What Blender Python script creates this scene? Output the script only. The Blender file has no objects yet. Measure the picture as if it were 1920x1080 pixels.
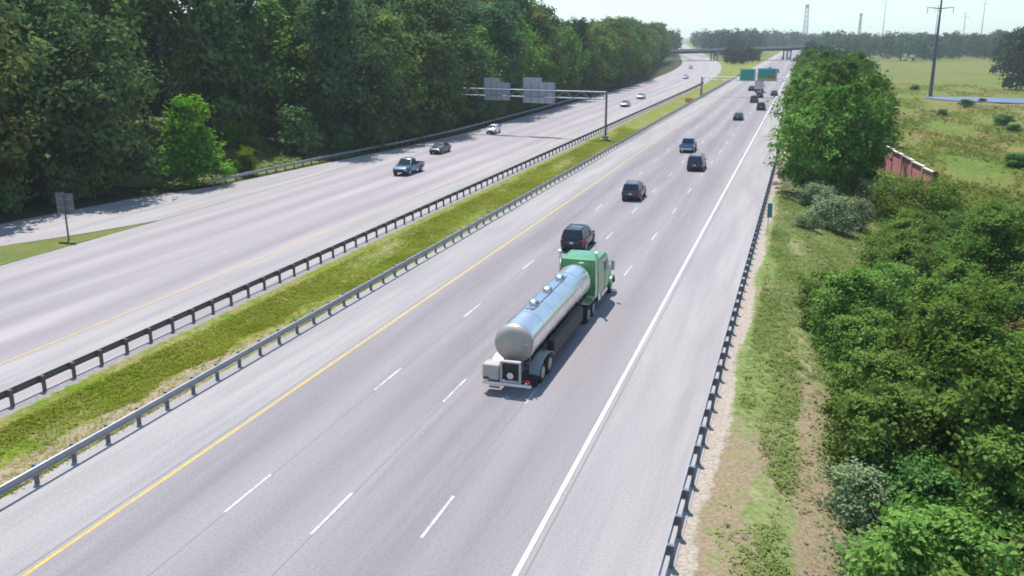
import bpy, math, random
import numpy as np
from mathutils import Vector

R = math.radians
C = bpy.context.scene.collection
SC = bpy.context.scene
random.seed(7)

# ------------------------------------------------------------------ world axes
# +Y runs along the highway away from the viewer, +X to the right, Z up.
CAM_H = 16.27
YAW = math.atan(0.313)
PITCH = math.atan(474 / 1720)


def bend(u):
    """sideways drift of the left carriageway, which swings away far off"""
    if u < 280: return 0.0
    if u < 640: return -1.96e-4 * (u - 280) ** 2
    return -25.4 - 0.141 * (u - 640)


def sstep(a, b, t):
    t = min(1.0, max(0.0, (t - a) / (b - a)))
    return t * t * (3 - 2 * t)


def ground_z(v, u):
    z = -0.03
    if v > -1.8:
        z -= 2.3 * sstep(-1.6, 9.5, v) + 0.9 * sstep(9, 45, v)
        z -= 0.9 * sstep(1.5, 8, v) * (1 - sstep(55, 85, u))
        z += 0.12 * math.sin(v * .9 + u * .31) * sstep(-1.0, 2, v)
    if v < -60:
        z += 0.10 * math.sin(v * .4 + u * .23) * sstep(-66, -75, v)
        z += 5.0 * sstep(-65, -82, v) * sstep(84, 94, u) * (1 - sstep(112, 124, u))
    mid = -29.8 + bend(u) * .5
    wid = 3.0 - bend(u) * .5
    if abs(v - mid) < wid:
        z -= 0.22 * (0.5 + 0.5 * math.cos(math.pi * (v - mid) / wid))
    return z


# ------------------------------------------------------------------ materials
def new_mat(name):
    m = bpy.data.materials.new(name); m.use_nodes = True
    nt = m.node_tree; b = nt.nodes['Principled BSDF']
    return m, nt, b


def plain(name, col, rough=.5, metal=0., spec=.5, coat=0., vary=.12, scale=3.0):
    m, nt, b = new_mat(name)
    b.inputs['Roughness'].default_value = rough
    b.inputs['Metallic'].default_value = metal
    b.inputs['Specular IOR Level'].default_value = spec
    if coat: b.inputs['Coat Weight'].default_value = coat; b.inputs['Coat Roughness'].default_value = .08
    tc = nt.nodes.new('ShaderNodeTexCoord')
    nz = nt.nodes.new('ShaderNodeTexNoise'); nz.inputs['Scale'].default_value = scale; nz.inputs['Detail'].default_value = 6
    nt.links.new(tc.outputs['Object'], nz.inputs['Vector'])
    mx = nt.nodes.new('ShaderNodeMix'); mx.data_type = 'RGBA'
    mx.inputs['A'].default_value = tuple(c * (1 - vary) for c in col) + (1,)
    mx.inputs['B'].default_value = tuple(min(1, c * (1 + vary)) for c in col) + (1,)
    nt.links.new(nz.outputs['Fac'], mx.inputs['Factor'])
    nt.links.new(mx.outputs['Result'], b.inputs['Base Color'])
    return m


def patchy(name, cols, scales, rough=.9, stretch=(1, 1, 1), fine=.25, bump=0.0, bscale=6.0, spec=.25):
    """blend of several colours by noises of different size (world coordinates)"""
    m, nt, b = new_mat(name)
    b.inputs['Roughness'].default_value = rough
    b.inputs['Specular IOR Level'].default_value = spec
    tc = nt.nodes.new('ShaderNodeTexCoord')
    mp = nt.nodes.new('ShaderNodeMapping'); mp.inputs['Scale'].default_value = stretch
    nt.links.new(tc.outputs['Object'], mp.inputs['Vector'])
    cur = None
    for i, c in enumerate(cols):
        if cur is None:
            rgb = nt.nodes.new('ShaderNodeRGB'); rgb.outputs[0].default_value = (*c, 1); cur = rgb.outputs[0]; continue
        nz = nt.nodes.new('ShaderNodeTexNoise'); nz.inputs['Scale'].default_value = scales[i - 1]
        nz.inputs['Detail'].default_value = 5; nz.inputs['Roughness'].default_value = .6
        of = nt.nodes.new('ShaderNodeVectorMath'); of.operation = 'ADD'; of.inputs[1].default_value = (17.3 * i, 5.1 * i, 3.7 * i)
        nt.links.new(mp.outputs['Vector'], of.inputs[0]); nt.links.new(of.outputs[0], nz.inputs['Vector'])
        rp = nt.nodes.new('ShaderNodeMapRange'); rp.inputs['From Min'].default_value = .42; rp.inputs['From Max'].default_value = .62
        nt.links.new(nz.outputs['Fac'], rp.inputs['Value'])
        mx = nt.nodes.new('ShaderNodeMix'); mx.data_type = 'RGBA'
        nt.links.new(rp.outputs['Result'], mx.inputs['Factor'])
        nt.links.new(cur, mx.inputs['A']); mx.inputs['B'].default_value = (*c, 1)
        cur = mx.outputs['Result']
    nz = nt.nodes.new('ShaderNodeTexNoise'); nz.inputs['Scale'].default_value = bscale; nz.inputs['Detail'].default_value = 4
    nt.links.new(tc.outputs['Object'], nz.inputs['Vector'])
    mr = nt.nodes.new('ShaderNodeMapRange'); mr.inputs['From Min'].default_value = .3; mr.inputs['From Max'].default_value = .7
    mr.inputs['To Min'].default_value = 1 - fine; mr.inputs['To Max'].default_value = 1 + fine
    nt.links.new(nz.outputs['Fac'], mr.inputs['Value'])
    ml = nt.nodes.new('ShaderNodeMix'); ml.data_type = 'RGBA'; ml.blend_type = 'MULTIPLY'; ml.inputs['Factor'].default_value = 1
    nt.links.new(cur, ml.inputs['A']); nt.links.new(mr.outputs['Result'], ml.inputs['B'])
    nt.links.new(ml.outputs['Result'], b.inputs['Base Color'])
    if bump:
        bp = nt.nodes.new('ShaderNodeBump'); bp.inputs['Strength'].default_value = bump; bp.inputs['Distance'].default_value = .1
        nt.links.new(nz.outputs['Fac'], bp.inputs['Height']); nt.links.new(bp.outputs['Normal'], b.inputs['Normal'])
    return m


def blended(name, base, layers, fine=.28, bscale=4.0, bump=.6):
    """turf material in which soil or gravel (named point attributes of the sheet) breaks through in ragged patches"""
    m = patchy(name, base, [.35, .22, .5, .16], fine=fine, bump=bump, bscale=bscale, spec=.1)
    nt = m.node_tree; b = nt.nodes['Principled BSDF']
    lk = b.inputs['Base Color'].links[0]; cur = lk.from_socket; nt.links.remove(lk)
    tc = nt.nodes.new('ShaderNodeTexCoord')
    for i, (att, ca, cb) in enumerate(layers):
        at_ = nt.nodes.new('ShaderNodeAttribute'); at_.attribute_name = att
        nz = nt.nodes.new('ShaderNodeTexNoise'); nz.inputs['Scale'].default_value = 1.1 + i * .5; nz.inputs['Detail'].default_value = 7; nz.inputs['Roughness'].default_value = .68
        nt.links.new(tc.outputs['Object'], nz.inputs['Vector'])
        ad = nt.nodes.new('ShaderNodeMath'); ad.operation = 'ADD'
        nt.links.new(at_.outputs['Fac'], ad.inputs[0]); nt.links.new(nz.outputs['Fac'], ad.inputs[1])
        mr = nt.nodes.new('ShaderNodeMapRange'); mr.inputs['From Min'].default_value = .92; mr.inputs['From Max'].default_value = 1.10
        nt.links.new(ad.outputs[0], mr.inputs['Value'])
        n2 = nt.nodes.new('ShaderNodeTexNoise'); n2.inputs['Scale'].default_value = 7; n2.inputs['Detail'].default_value = 5
        nt.links.new(tc.outputs['Object'], n2.inputs['Vector'])
        cm = nt.nodes.new('ShaderNodeMix'); cm.data_type = 'RGBA'; cm.inputs['A'].default_value = (*ca, 1); cm.inputs['B'].default_value = (*cb, 1)
        r2 = nt.nodes.new('ShaderNodeMapRange'); r2.inputs['From Min'].default_value = .35; r2.inputs['From Max'].default_value = .65
        nt.links.new(n2.outputs['Fac'], r2.inputs['Value']); nt.links.new(r2.outputs['Result'], cm.inputs['Factor'])
        mx = nt.nodes.new('ShaderNodeMix'); mx.data_type = 'RGBA'
        nt.links.new(mr.outputs['Result'], mx.inputs['Factor']); nt.links.new(cur, mx.inputs['A']); nt.links.new(cm.outputs['Result'], mx.inputs['B'])
        cur = mx.outputs['Result']
    nt.links.new(cur, b.inputs['Base Color'])
    return m


def attr(o, name, fn):
    a = o.data.attributes.new(name, 'FLOAT', 'POINT')
    a.data.foreach_set('value', [fn(v.co.x, v.co.y) for v in o.data.vertices])


def leafy(name, dark, light, scale=.35, trans=.25, obvar=.25):
    m = bpy.data.materials.new(name); m.use_nodes = True
    nt = m.node_tree; nt.nodes.clear()
    out = nt.nodes.new('ShaderNodeOutputMaterial')
    tc = nt.nodes.new('ShaderNodeTexCoord')
    nz = nt.nodes.new('ShaderNodeTexNoise'); nz.inputs['Scale'].default_value = scale; nz.inputs['Detail'].default_value = 3
    nt.links.new(tc.outputs['Object'], nz.inputs['Vector'])
    geo = nt.nodes.new('ShaderNodeNewGeometry')
    oi = nt.nodes.new('ShaderNodeObjectInfo')
    a1 = nt.nodes.new('ShaderNodeMath'); a1.operation = 'MULTIPLY_ADD'; a1.inputs[1].default_value = .45; 
    nt.links.new(geo.outputs['Random Per Island'], a1.inputs[0])
    mr = nt.nodes.new('ShaderNodeMapRange'); mr.inputs['From Min'].default_value = .35; mr.inputs['From Max'].default_value = .65
    mr.inputs['To Min'].default_value = -.05; mr.inputs['To Max'].default_value = .55
    nt.links.new(nz.outputs['Fac'], mr.inputs['Value'])
    nt.links.new(mr.outputs['Result'], a1.inputs[2])
    mx = nt.nodes.new('ShaderNodeMix'); mx.data_type = 'RGBA'
    mx.inputs['A'].default_value = (*dark, 1); mx.inputs['B'].default_value = (*light, 1)
    nt.links.new(a1.outputs[0], mx.inputs['Factor'])
    hs = nt.nodes.new('ShaderNodeHueSaturation')
    vr = nt.nodes.new('ShaderNodeMapRange'); vr.inputs['To Min'].default_value = 1 - obvar; vr.inputs['To Max'].default_value = 1 + obvar
    nt.links.new(oi.outputs['Random'], vr.inputs['Value']); nt.links.new(vr.outputs['Result'], hs.inputs['Value'])
    hr = nt.nodes.new('ShaderNodeMapRange'); hr.inputs['To Min'].default_value = .496 if obvar else .503; hr.inputs['To Max'].default_value = .534 if obvar else .507
    nt.links.new(oi.outputs['Random'], hr.inputs['Value']); nt.links.new(hr.outputs['Result'], hs.inputs['Hue'])
    nt.links.new(mx.outputs['Result'], hs.inputs['Color'])
    d = nt.nodes.new('ShaderNodeBsdfDiffuse'); t = nt.nodes.new('ShaderNodeBsdfTranslucent')
    nt.links.new(hs.outputs['Color'], d.inputs['Color']); nt.links.new(hs.outputs['Color'], t.inputs['Color'])
    ms = nt.nodes.new('ShaderNodeMixShader'); ms.inputs['Fac'].default_value = trans
    nt.links.new(d.outputs[0], ms.inputs[1]); nt.links.new(t.outputs[0], ms.inputs[2])
    nt.links.new(ms.outputs[0], out.inputs['Surface'])
    return m


M = {}
M['road'] = patchy('road_asphalt', [(.246, .221, .220), (.292, .262, .262), (.218, .196, .198), (.265, .242, .246)], [.5, .32, 1.0], rough=.85,
                   stretch=(1, .05, 1), fine=.10, bump=.15, bscale=9)
M['road_left'] = patchy('left_road_asphalt', [(.316, .278, .282), (.360, .318, .318), (.286, .258, .262)], [.5, .3], rough=.85,
                        stretch=(1, .05, 1), fine=.09, bump=.15, bscale=9)
M['shoulder'] = patchy('shoulder_asphalt', [(.325, .300, .290), (.365, .335, .322), (.290, .268, .262)], [.5, .8], rough=.9,
                       stretch=(1, .06, 1), fine=.10, bump=.15, bscale=9)
M['white'] = patchy('white_road_paint', [(.72, .72, .74), (.55, .54, .56)], [1.2], rough=.6, fine=.15)
M['worn'] = patchy('worn_white_paint', [(.56, .55, .57), (.36, .345, .36)], [2.2], rough=.6, fine=.15)
M['faded'] = patchy('faded_white_paint', [(.37, .36, .39), (.33, .32, .35)], [1.2], rough=.6, fine=.15)
M['yellow'] = patchy('yellow_road_paint', [(.62, .40, .07), (.50, .36, .12)], [.8], rough=.6, fine=.15)
M['median'] = blended('median_turf', [(.150, .205, .014), (.190, .205, .026), (.110, .170, .014), (.235, .205, .070)], [('soil', (.36, .29, .20), (.25, .19, .12)), ('gravel', (.31, .29, .28), (.22, .20, .195))])
M['gore'] = patchy('gore_turf', [(.150, .165, .045), (.115, .145, .035)], [.5], fine=.25, bump=.5, bscale=5, spec=.1)
M['verge'] = blended('verge_soil_and_weeds', [(.150, .200, .050), (.115, .180, .034), (.270, .235, .130), (.175, .215, .070)], [('soil', (.30, .235, .150), (.205, .155, .095)), ('gravel', (.43, .37, .31), (.30, .25, .20))])
M['field'] = patchy('meadow', [(.122, .162, .024), (.180, .172, .036), (.090, .148, .022), (.215, .145, .060), (.120, .165, .028)], [.045, .09, .05, .16], fine=.30, bump=.6, bscale=1.5, spec=.1)
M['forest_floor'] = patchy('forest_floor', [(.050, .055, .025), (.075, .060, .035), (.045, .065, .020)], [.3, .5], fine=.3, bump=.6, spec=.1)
M['gravel'] = patchy('pale_gravel', [(.36, .31, .26), (.29, .24, .20), (.41, .37, .33)], [1.1, .6], fine=.25, bump=.8, bscale=12, spec=.2)
M['ballast'] = patchy('grey_gravel', [(.24, .22, .22), (.30, .27, .25), (.19, .18, .17)], [.9, .5], fine=.22, bump=.8, bscale=12, spec=.2)
M['dirt'] = patchy('bare_dirt', [(.30, .22, .15), (.24, .17, .11), (.34, .27, .20)], [.8, .5], fine=.25, bump=.8, bscale=6, spec=.1)
M['steel'] = plain('galvanised_steel', (.30, .31, .34), .5, .6, vary=.2, scale=2)
M['brown_steel'] = plain('brown_rail_steel', (.135, .112, .105), .7, .2, vary=.3, scale=2)  # brown, darker than the steel of the other rails
M['post'] = plain('post_steel', (.16, .16, .18), .7, .3, vary=.3)
M['right_rail'] = plain('right_rail_steel', (.34, .33, .36), .45, .5, vary=.2, scale=2)
M['concrete'] = patchy('bridge_concrete', [(.33, .31, .30), (.26, .25, .25)], [.3], fine=.15)
M['girder'] = plain('dark_girder_paint', (.045, .045, .055), .6)
M['sign_back'] = plain('sign_back_aluminium', (.46, .46, .53), .5, .2, vary=.08, scale=1)
M['sign_green'] = plain('sign_green', (.02, .33, .25), .45, vary=.06)
M['sign_yellow'] = plain('sign_yellow', (.55, .38, .05), .45, vary=.06)
M['sign_red'] = plain('sign_red', (.38, .09, .07), .45, vary=.06)
M['white_metal'] = plain('white_metal', (.75, .75, .74), .45, vary=.06)
M['orange'] = plain('orange_plastic', (.90, .14, .04), .5, vary=.1)
M['glass'] = plain('dark_car_glass', (.018, .023, .028), .05, 0, .8, vary=.1)
M['tyre'] = plain('tyre_rubber', (.018, .018, .02), .85, vary=.2)
M['rim'] = plain('wheel_rim', (.35, .35, .37), .35, .8)
M['black'] = plain('black_trim', (.02, .02, .023), .6, vary=.2)
M['red_lamp'] = plain('red_lamp_lens', (.35, .01, .012), .2)
M['clear_lamp'] = plain('clear_lamp_lens', (.72, .74, .78), .12)
M['plate'] = plain('plate_white', (.62, .62, .6), .5)
M['chrome'] = plain('chrome', (.65, .66, .68), .18, .95, vary=.05)
M['tank'] = plain('polished_tank_steel', (.78, .76, .73), .27, .92, vary=.12, scale=1.2)
M['tank_head'] = plain('shaded_tank_head', (.40, .35, .29), .5, .2, vary=.15, scale=1.5)  # shade of the rear end put into a tan colour, duller finish
M['truck_green'] = plain('truck_green_paint', (.075, .27, .085), .35, 0, .5, .5, vary=.08)
M['bark'] = patchy('bark', [(.085, .065, .05), (.055, .045, .036)], [1.2], stretch=(3, 3, .5), fine=.3, spec=.1)
M['pale_bark'] = patchy('pale_bark', [(.20, .17, .14), (.13, .11, .09)], [1.2], stretch=(3, 3, .5), fine=.3, spec=.1)
M['pylon'] = plain('pylon_steel', (.10, .10, .13), .6, .3)
M['far_pylon'] = plain('far_pylon_steel', (.30, .30, .36), .6, .2)
M['wall_red'] = patchy('red_wall_panels', [(.80, .32, .40), (.72, .26, .33)], [.6], stretch=(1, 1, .3), fine=.12)
M['wall_cap'] = plain('cream_wall_cap', (.68, .60, .52), .7)
M['rock'] = patchy('rubble_rock', [(.22, .17, .15), (.30, .20, .16), (.17, .16, .16)], [.8, .5], fine=.3)
m, nt, b = new_mat('pond_water'); M['water'] = m
b.inputs['Base Color'].default_value = (.15, .185, .30, 1); b.inputs['Roughness'].default_value = .45; b.inputs['Specular IOR Level'].default_value = .15
nzw = nt.nodes.new('ShaderNodeTexNoise'); nzw.inputs['Scale'].default_value = 1.2
bpw = nt.nodes.new('ShaderNodeBump'); bpw.inputs['Strength'].default_value = .15
nt.links.new(nzw.outputs['Fac'], bpw.inputs['Height']); nt.links.new(bpw.outputs['Normal'], b.inputs['Normal'])

L = {}
L['forest'] = leafy('forest_leaves', (.064, .108, .046), (.205, .285, .088), .30)
L['forest_blue'] = leafy('cool_forest_leaves', (.054, .096, .052), (.155, .235, .092), .30)
L['forest_warm'] = leafy('warm_forest_leaves', (.095, .126, .036), (.250, .300, .074), .30)
L['sunny'] = leafy('sunny_leaves', (.095, .175, .014), (.250, .360, .042), .45, .50)
L['verge_tree'] = leafy('roadside_leaves', (.085, .150, .022), (.215, .310, .062), .35)
L['road_tree'] = leafy('road_tree_leaves', (.064, .112, .018), (.170, .245, .050), .30, .25, .35)
L['shrub'] = leafy('shrub_leaves', (.105, .170, .028), (.250, .345, .078), .8)
L['shrub_dark'] = leafy('dark_shrub_leaves', (.068, .130, .032), (.170, .265, .068), .8)
L['shrub_pale'] = leafy('grey_green_leaves', (.180, .225, .105), (.310, .355, .185), .9)
L['shrub_olive'] = leafy('olive_leaves', (.125, .165, .022), (.260, .300, .055), .8)
L['rust'] = leafy('reddish_tipped_leaves', (.085, .105, .025), (.260, .150, .075), 1.1)
L['far'] = leafy('distant_leaves', (0.034, 0.058, 0.039), (0.081, 0.114, 0.060), .2)
L['grass'] = leafy('grass_blades', (.172, .212, .014), (.335, .350, .058), .25, .3, 0)
L['verge_grass'] = leafy('verge_grass_blades', (.150, .215, .045), (.340, .380, .140), .25, .3, 0)

def wear(key, x0):
    """traffic wear: a darker oil band down each lane, paler wheel paths either side"""
    m = M[key]; nt = m.node_tree; b = nt.nodes['Principled BSDF']
    src = b.inputs['Base Color'].links[0].from_socket
    tc = nt.nodes.new('ShaderNodeTexCoord'); sp = nt.nodes.new('ShaderNodeSeparateXYZ'); nt.links.new(tc.outputs['Object'], sp.inputs[0])
    a = nt.nodes.new('ShaderNodeMath'); a.operation = 'MULTIPLY_ADD'; a.inputs[1].default_value = 2 * math.pi / 3.66; a.inputs[2].default_value = -x0 * 2 * math.pi / 3.66
    nt.links.new(sp.outputs['X'], a.inputs[0])
    c = nt.nodes.new('ShaderNodeMath'); c.operation = 'COSINE'; nt.links.new(a.outputs[0], c.inputs[0])
    nz = nt.nodes.new('ShaderNodeTexNoise'); nz.inputs['Scale'].default_value = .5; nz.inputs['Detail'].default_value = 4
    mp = nt.nodes.new('ShaderNodeMapping'); mp.inputs['Scale'].default_value = (1, .1, 1); nt.links.new(tc.outputs['Object'], mp.inputs['Vector']); nt.links.new(mp.outputs['Vector'], nz.inputs['Vector'])
    ml = nt.nodes.new('ShaderNodeMath'); ml.operation = 'MULTIPLY'; nt.links.new(c.outputs[0], ml.inputs[0]); nt.links.new(nz.outputs['Fac'], ml.inputs[1])
    mr = nt.nodes.new('ShaderNodeMapRange'); mr.inputs['From Min'].default_value = -.6; mr.inputs['From Max'].default_value = .6; mr.inputs['To Min'].default_value = .89; mr.inputs['To Max'].default_value = 1.08
    nt.links.new(ml.outputs[0], mr.inputs['Value'])
    mx = nt.nodes.new('ShaderNodeMix'); mx.data_type = 'RGBA'; mx.blend_type = 'MULTIPLY'; mx.inputs['Factor'].default_value = 1
    nt.links.new(src, mx.inputs['A']); nt.links.new(mr.outputs['Result'], mx.inputs['B']); nt.links.new(mx.outputs['Result'], b.inputs['Base Color'])


wear('road', -22.08); wear('road_left', -38.3)

# ------------------------------------------------------------------ mesh tools


class MB:
    def __init__(s): s.v = []; s.f = []; s.m = []

    def add(s, vs, fs, mi=0):
        o = len(s.v); s.v += [tuple(p) for p in vs]
        s.f += [tuple(i + o for i in f) for f in fs]; s.m += [mi] * len(fs)

    def quad(s, a, b, c, d, mi=0): s.add([a, b, c, d], [(0, 1, 2, 3)], mi)

    def box(s, c, sz, rz=0, mi=0, taper=1.0):
        x, y, z = [k / 2 for k in sz]
        vs = []
        for dz, t in ((-z, 1), (z, taper)):
            for dx, dy in ((-x, -y), (x, -y), (x, y), (-x, y)):
                px, py = dx * t, dy * t
                vs.append((c[0] + px * math.cos(rz) - py * math.sin(rz), c[1] + px * math.sin(rz) + py * math.cos(rz), c[2] + dz))
        s.add(vs, [(3, 2, 1, 0), (4, 5, 6, 7), (0, 1, 5, 4), (1, 2, 6, 5), (2, 3, 7, 6), (3, 0, 4, 7)], mi)

    def rbox(s, c, sz, r=.05, mi=0):
        """box with its long edges chamfered all round"""
        x, y, z = [k / 2 for k in sz]
        rings = []
        for zz, ins in ((-z, r), (-z + r, 0), (z - r, 0), (z, r)):
            X, Y = x - ins, y - ins
            rings.append([(c[0] + a, c[1] + b, c[2] + zz) for a, b in
                          ((-X + r, -Y), (X - r, -Y), (X, -Y + r), (X, Y - r), (X - r, Y), (-X + r, Y), (-X, Y - r), (-X, -Y + r))])
        s.loft(rings, mi=mi)

    def tube(s, p0, p1, r0, r1=None, n=10, caps=True, mi=0):
        r1 = r0 if r1 is None else r1
        p0, p1 = Vector(p0), Vector(p1); d = (p1 - p0).normalized()
        a = d.orthogonal().normalized(); b = d.cross(a)
        rings = []
        for p, r in ((p0, r0), (p1, r1)):
            rings.append([p + a * (r * math.cos(2 * math.pi * k / n)) + b * (r * math.sin(2 * math.pi * k / n)) for k in range(n)])
        s.loft(rings, caps, mi)

    def limb(s, pts, rad, n=7, mi=0):
        pts = [Vector(p) for p in pts]; rings = []
        for i, p in enumerate(pts):
            d = (pts[min(i + 1, len(pts) - 1)] - pts[max(i - 1, 0)]).normalized()
            a = d.cross(Vector((.31, .95, .07))).normalized(); b = d.cross(a)
            rings.append([p + a * (rad[i] * math.cos(2 * math.pi * k / n)) + b * (rad[i] * math.sin(2 * math.pi * k / n)) for k in range(n)])
        s.loft(rings, True, mi)

    def loft(s, rings, caps=True, mi=0, closed=True):
        n = len(rings[0]); vs = [p for r in rings for p in r]; fs = []
        for i in range(len(rings) - 1):
            for k in range(n if closed else n - 1):
                k2 = (k + 1) % n
                fs.append((i * n + k, i * n + k2, (i + 1) * n + k2, (i + 1) * n + k))
        if caps and closed:
            fs.append(tuple(reversed(range(n)))); fs.append(tuple((len(rings) - 1) * n + k for k in range(n)))
        s.add(vs, fs, mi)

    def build(s, name, mats, parent=None, smooth=None, loc=None):
        me = bpy.data.meshes.new(name); me.from_pydata(s.v, [], s.f)
        mats = mats if isinstance(mats, (list, tuple)) else [mats]
        for q in mats: me.materials.append(q)
        if len(mats) > 1: me.polygons.foreach_set('material_index', s.m)
        if smooth:
            me.polygons.foreach_set('use_smooth', [True] * len(me.polygons))
            me.set_sharp_from_angle(angle=R(smooth))
        me.update()
        o = bpy.data.objects.new(name, me); C.objects.link(o)
        if parent: o.parent = parent
        if loc: o.location = loc
        return o


def tag(o, label=None, cat=None, group=None, kind=None):
    if label: o['label'] = label
    if cat: o['category'] = cat
    if group: o['group'] = group
    if kind: o['kind'] = kind
    return o


def empty(name, loc, rz=0, label=None, cat=None, group=None):
    o = bpy.data.objects.new(name, None); C.objects.link(o)
    o.location = loc; o.rotation_euler = (0, 0, rz); o.empty_display_size = .5
    return tag(o, label, cat, group)


def copy_tree(o, parent=None):
    c = o.copy(); C.objects.link(c)
    if parent: c.parent = parent
    for ch in list(o.children): copy_tree(ch, c)
    return c


# ------------------------------------------------------------------ ground
def axis(stops):
    out = []
    for (a, b, st) in stops:
        k = a
        while k < b - 1e-6: out.append(k); k += st
    out.append(stops[-1][1]); return out


def sheet(name, mat, vs, us, zf, kind='structure'):
    vv = [(v, u, zf(v, u)) for u in us for v in vs]
    n = len(vs)
    ff = [(j * n + i, j * n + i + 1, (j + 1) * n + i + 1, (j + 1) * n + i) for j in range(len(us) - 1) for i in range(n - 1)]
    mb = MB(); mb.add(vv, ff)
    o = mb.build(name, mat, smooth=60)
    return tag(o, kind=kind)


GV = axis([(-3000, -400, 400), (-400, -120, 40), (-120, -88, 4), (-88, -56, 1), (-56, -36, 2.5), (-36, -24, .75), (-24, -3, 3), (-3, 12, .4), (12, 60, 4), (60, 400, 40), (400, 3000, 400)])
GU = axis([(-200, 0, 50), (0, 150, 1), (150, 300, 6), (300, 1200, 40), (1200, 6000, 400)])
gm = sheet('ground', M['field'], GV, GU, ground_z)
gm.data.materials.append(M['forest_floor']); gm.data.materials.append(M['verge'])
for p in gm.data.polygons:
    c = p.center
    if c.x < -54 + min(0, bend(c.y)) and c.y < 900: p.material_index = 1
    elif -3 < c.x < 12 and c.y < 150: p.material_index = 2


def bump1(a, b_, w, t): return sstep(a - w, a, t) * (1 - sstep(b_, b_ + w, t))


def soil(v, u):
    k = .60 * bump1(-2.4, -.5 + .6 * math.sin(u * .55), .9, v) * (1 - sstep(34, 48, u))
    k = max(k, .24 * bump1(-2.4, -.6, .8, v))
    k = max(k, .66 * bump1(1.1, 2.9, .8, v) * bump1(24, 44, 5, u))
    k = max(k, .26 * bump1(0, 3.0, .8, v) * bump1(42, 75, 5, u))
    k = max(k, .6 * bump1(-2.4, -.2, .8, v) * bump1(104, 128, 6, u))
    return k


attr(gm, 'soil', soil)
attr(gm, 'gravel', lambda v, u: .72 * bump1(-3.4, -2.25 + .2 * math.sin(u * .37), .55, v))


def strip(name, mat, f0, f1, us, z, n=1, jitter=0.0, follow=False, seed=1, kind='structure'):
    """a sheet between two sideways offsets f0(u), f1(u)"""
    rg = random.Random(seed); mb = MB(); rows = []
    for u in us:
        a, b_ = f0(u), f1(u)
        a += rg.uniform(-jitter, jitter); b_ += rg.uniform(-jitter, jitter)
        row = []
        for k in range(n + 1):
            v = a + (b_ - a) * k / n
            row.append((v, u, (ground_z(v, u) + z) if follow else z))
        rows.append(row)
    mb.loft(rows, False, closed=False)
    o = mb.build(name, mat)
    # faces up
    return tag(o, kind=kind)


def const(c): return lambda u: c
def lf(c): return lambda u: c + bend(u)


UR = axis([(-30, 1800, 30)])
UL = axis([(-30, 280, 10), (280, 700, 10), (700, 1800, 40)])
YEL, WHI = -22.08, -7.45
LY, LW = -38.3, -52.93
strip('right_carriageway_shoulders', M['shoulder'], const(-26.75), const(-2.75), UR, 0.0)
strip('right_carriageway', M['road'], const(YEL - .12), const(WHI + .12), UR, .004)
strip('left_carriageway_shoulders', M['shoulder'], lambda u: -55.2 + bend(u), lambda u: -33.1 + bend(u), UL, 0.0)
strip('left_carriageway', M['road_left'], lf(LW - .12), lf(LY + .12), UL, .004)


def interp(pts):
    def f(u):
        if u <= pts[0][0]: return pts[0][1]
        for (a, va), (b_, vb) in zip(pts, pts[1:]):
            if u <= b_: return va + (vb - va) * (u - a) / (b_ - a)
        return pts[-1][1]
    return f


ramp_r = interp([(-30, -96), (20, -72), (40, -66.0), (50, -62.8), (56, -60.6), (60, -58.6), (64, -56.9), (69, -55.3), (150, -55.15)])
ramp_l = interp([(-30, -105), (20, -80), (40, -73.5), (50, -70.5), (62, -67.9), (67, -67.2), (78, -65.4), (88, -61.8), (112, -59.2), (131, -56.6), (150, -55.3)])
strip('off_ramp', M['shoulder'], ramp_l, ramp_r, axis([(-30, 150, 3)]), .002)
strip('gore_grass', M['gore'], lambda u: ramp_r(u) + .1, const(-55.3), axis([(-30, 68, 2)]), -.001, jitter=.12, n=3)
# median turf and its gravel edges
mg = strip('median_grass', M['median'], lambda u: -33.25 + bend(u), lambda u: -26.7, axis([(-20, 120, .8), (120, 300, 2), (300, 640, 5)]), .02, n=18, follow=True)
attr(mg, 'gravel', lambda v, u: .72 * (1 - sstep(-33.0 + bend(u), -32.0 + bend(u), v)))
attr(mg, 'soil', lambda v, u: max(.33 + .1 * math.sin(u * .21 + v), .72 * bump1(-28.7, -27.2, .7, v) * (1 - sstep(32, 62, u)), .22 * bump1(-28.0, -26.5, .6, v), .24 * bump1(-31.5, -30.6, .7, v)))
strip('clearing_grass', M['gore'], lambda u: -86, lambda u: ramp_l(u) - 1.0, axis([(84, 120, 1)]), .08, n=20, jitter=.4, follow=True, seed=31)

# pond in the meadow
mb = MB(); pc = (62, 318)
ring = []
for k in range(40):
    t = 2 * math.pi * k / 40
    v_, u_ = 25 * math.cos(t) * (1 + .1 * math.sin(3 * t)), 13 * math.sin(t) * (1 + .12 * math.cos(2 * t))
    ring.append((pc[0] + v_, pc[1] + u_ - .18 * v_, -3.20 + .0))
mb.add(ring, [tuple(range(40))])
zp = max(ground_z(p[0], p[1]) for p in ring) + .02
pond = mb.build('pond_water', M['water']); tag(pond, kind='structure'); pond.location.z = zp + 3.20

# ------------------------------------------------------------------ painted lines
def line(name, mat, f, w, us, z=.008):
    return strip(name, mat, lambda u: f(u) - w / 2, lambda u: f(u) + w / 2, us, z)


line('yellow_edge_line', M['yellow'], const(YEL), .14, UR)
line('white_edge_line', M['white'], const(WHI), .17, UR)
line('left_yellow_edge_line', M['yellow'], lf(LY), .11, UL)
line('left_white_edge_line', M['faded'], lf(LW), .16, axis([(90, 280, 10), (280, 700, 10), (700, 1800, 40)]))


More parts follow.
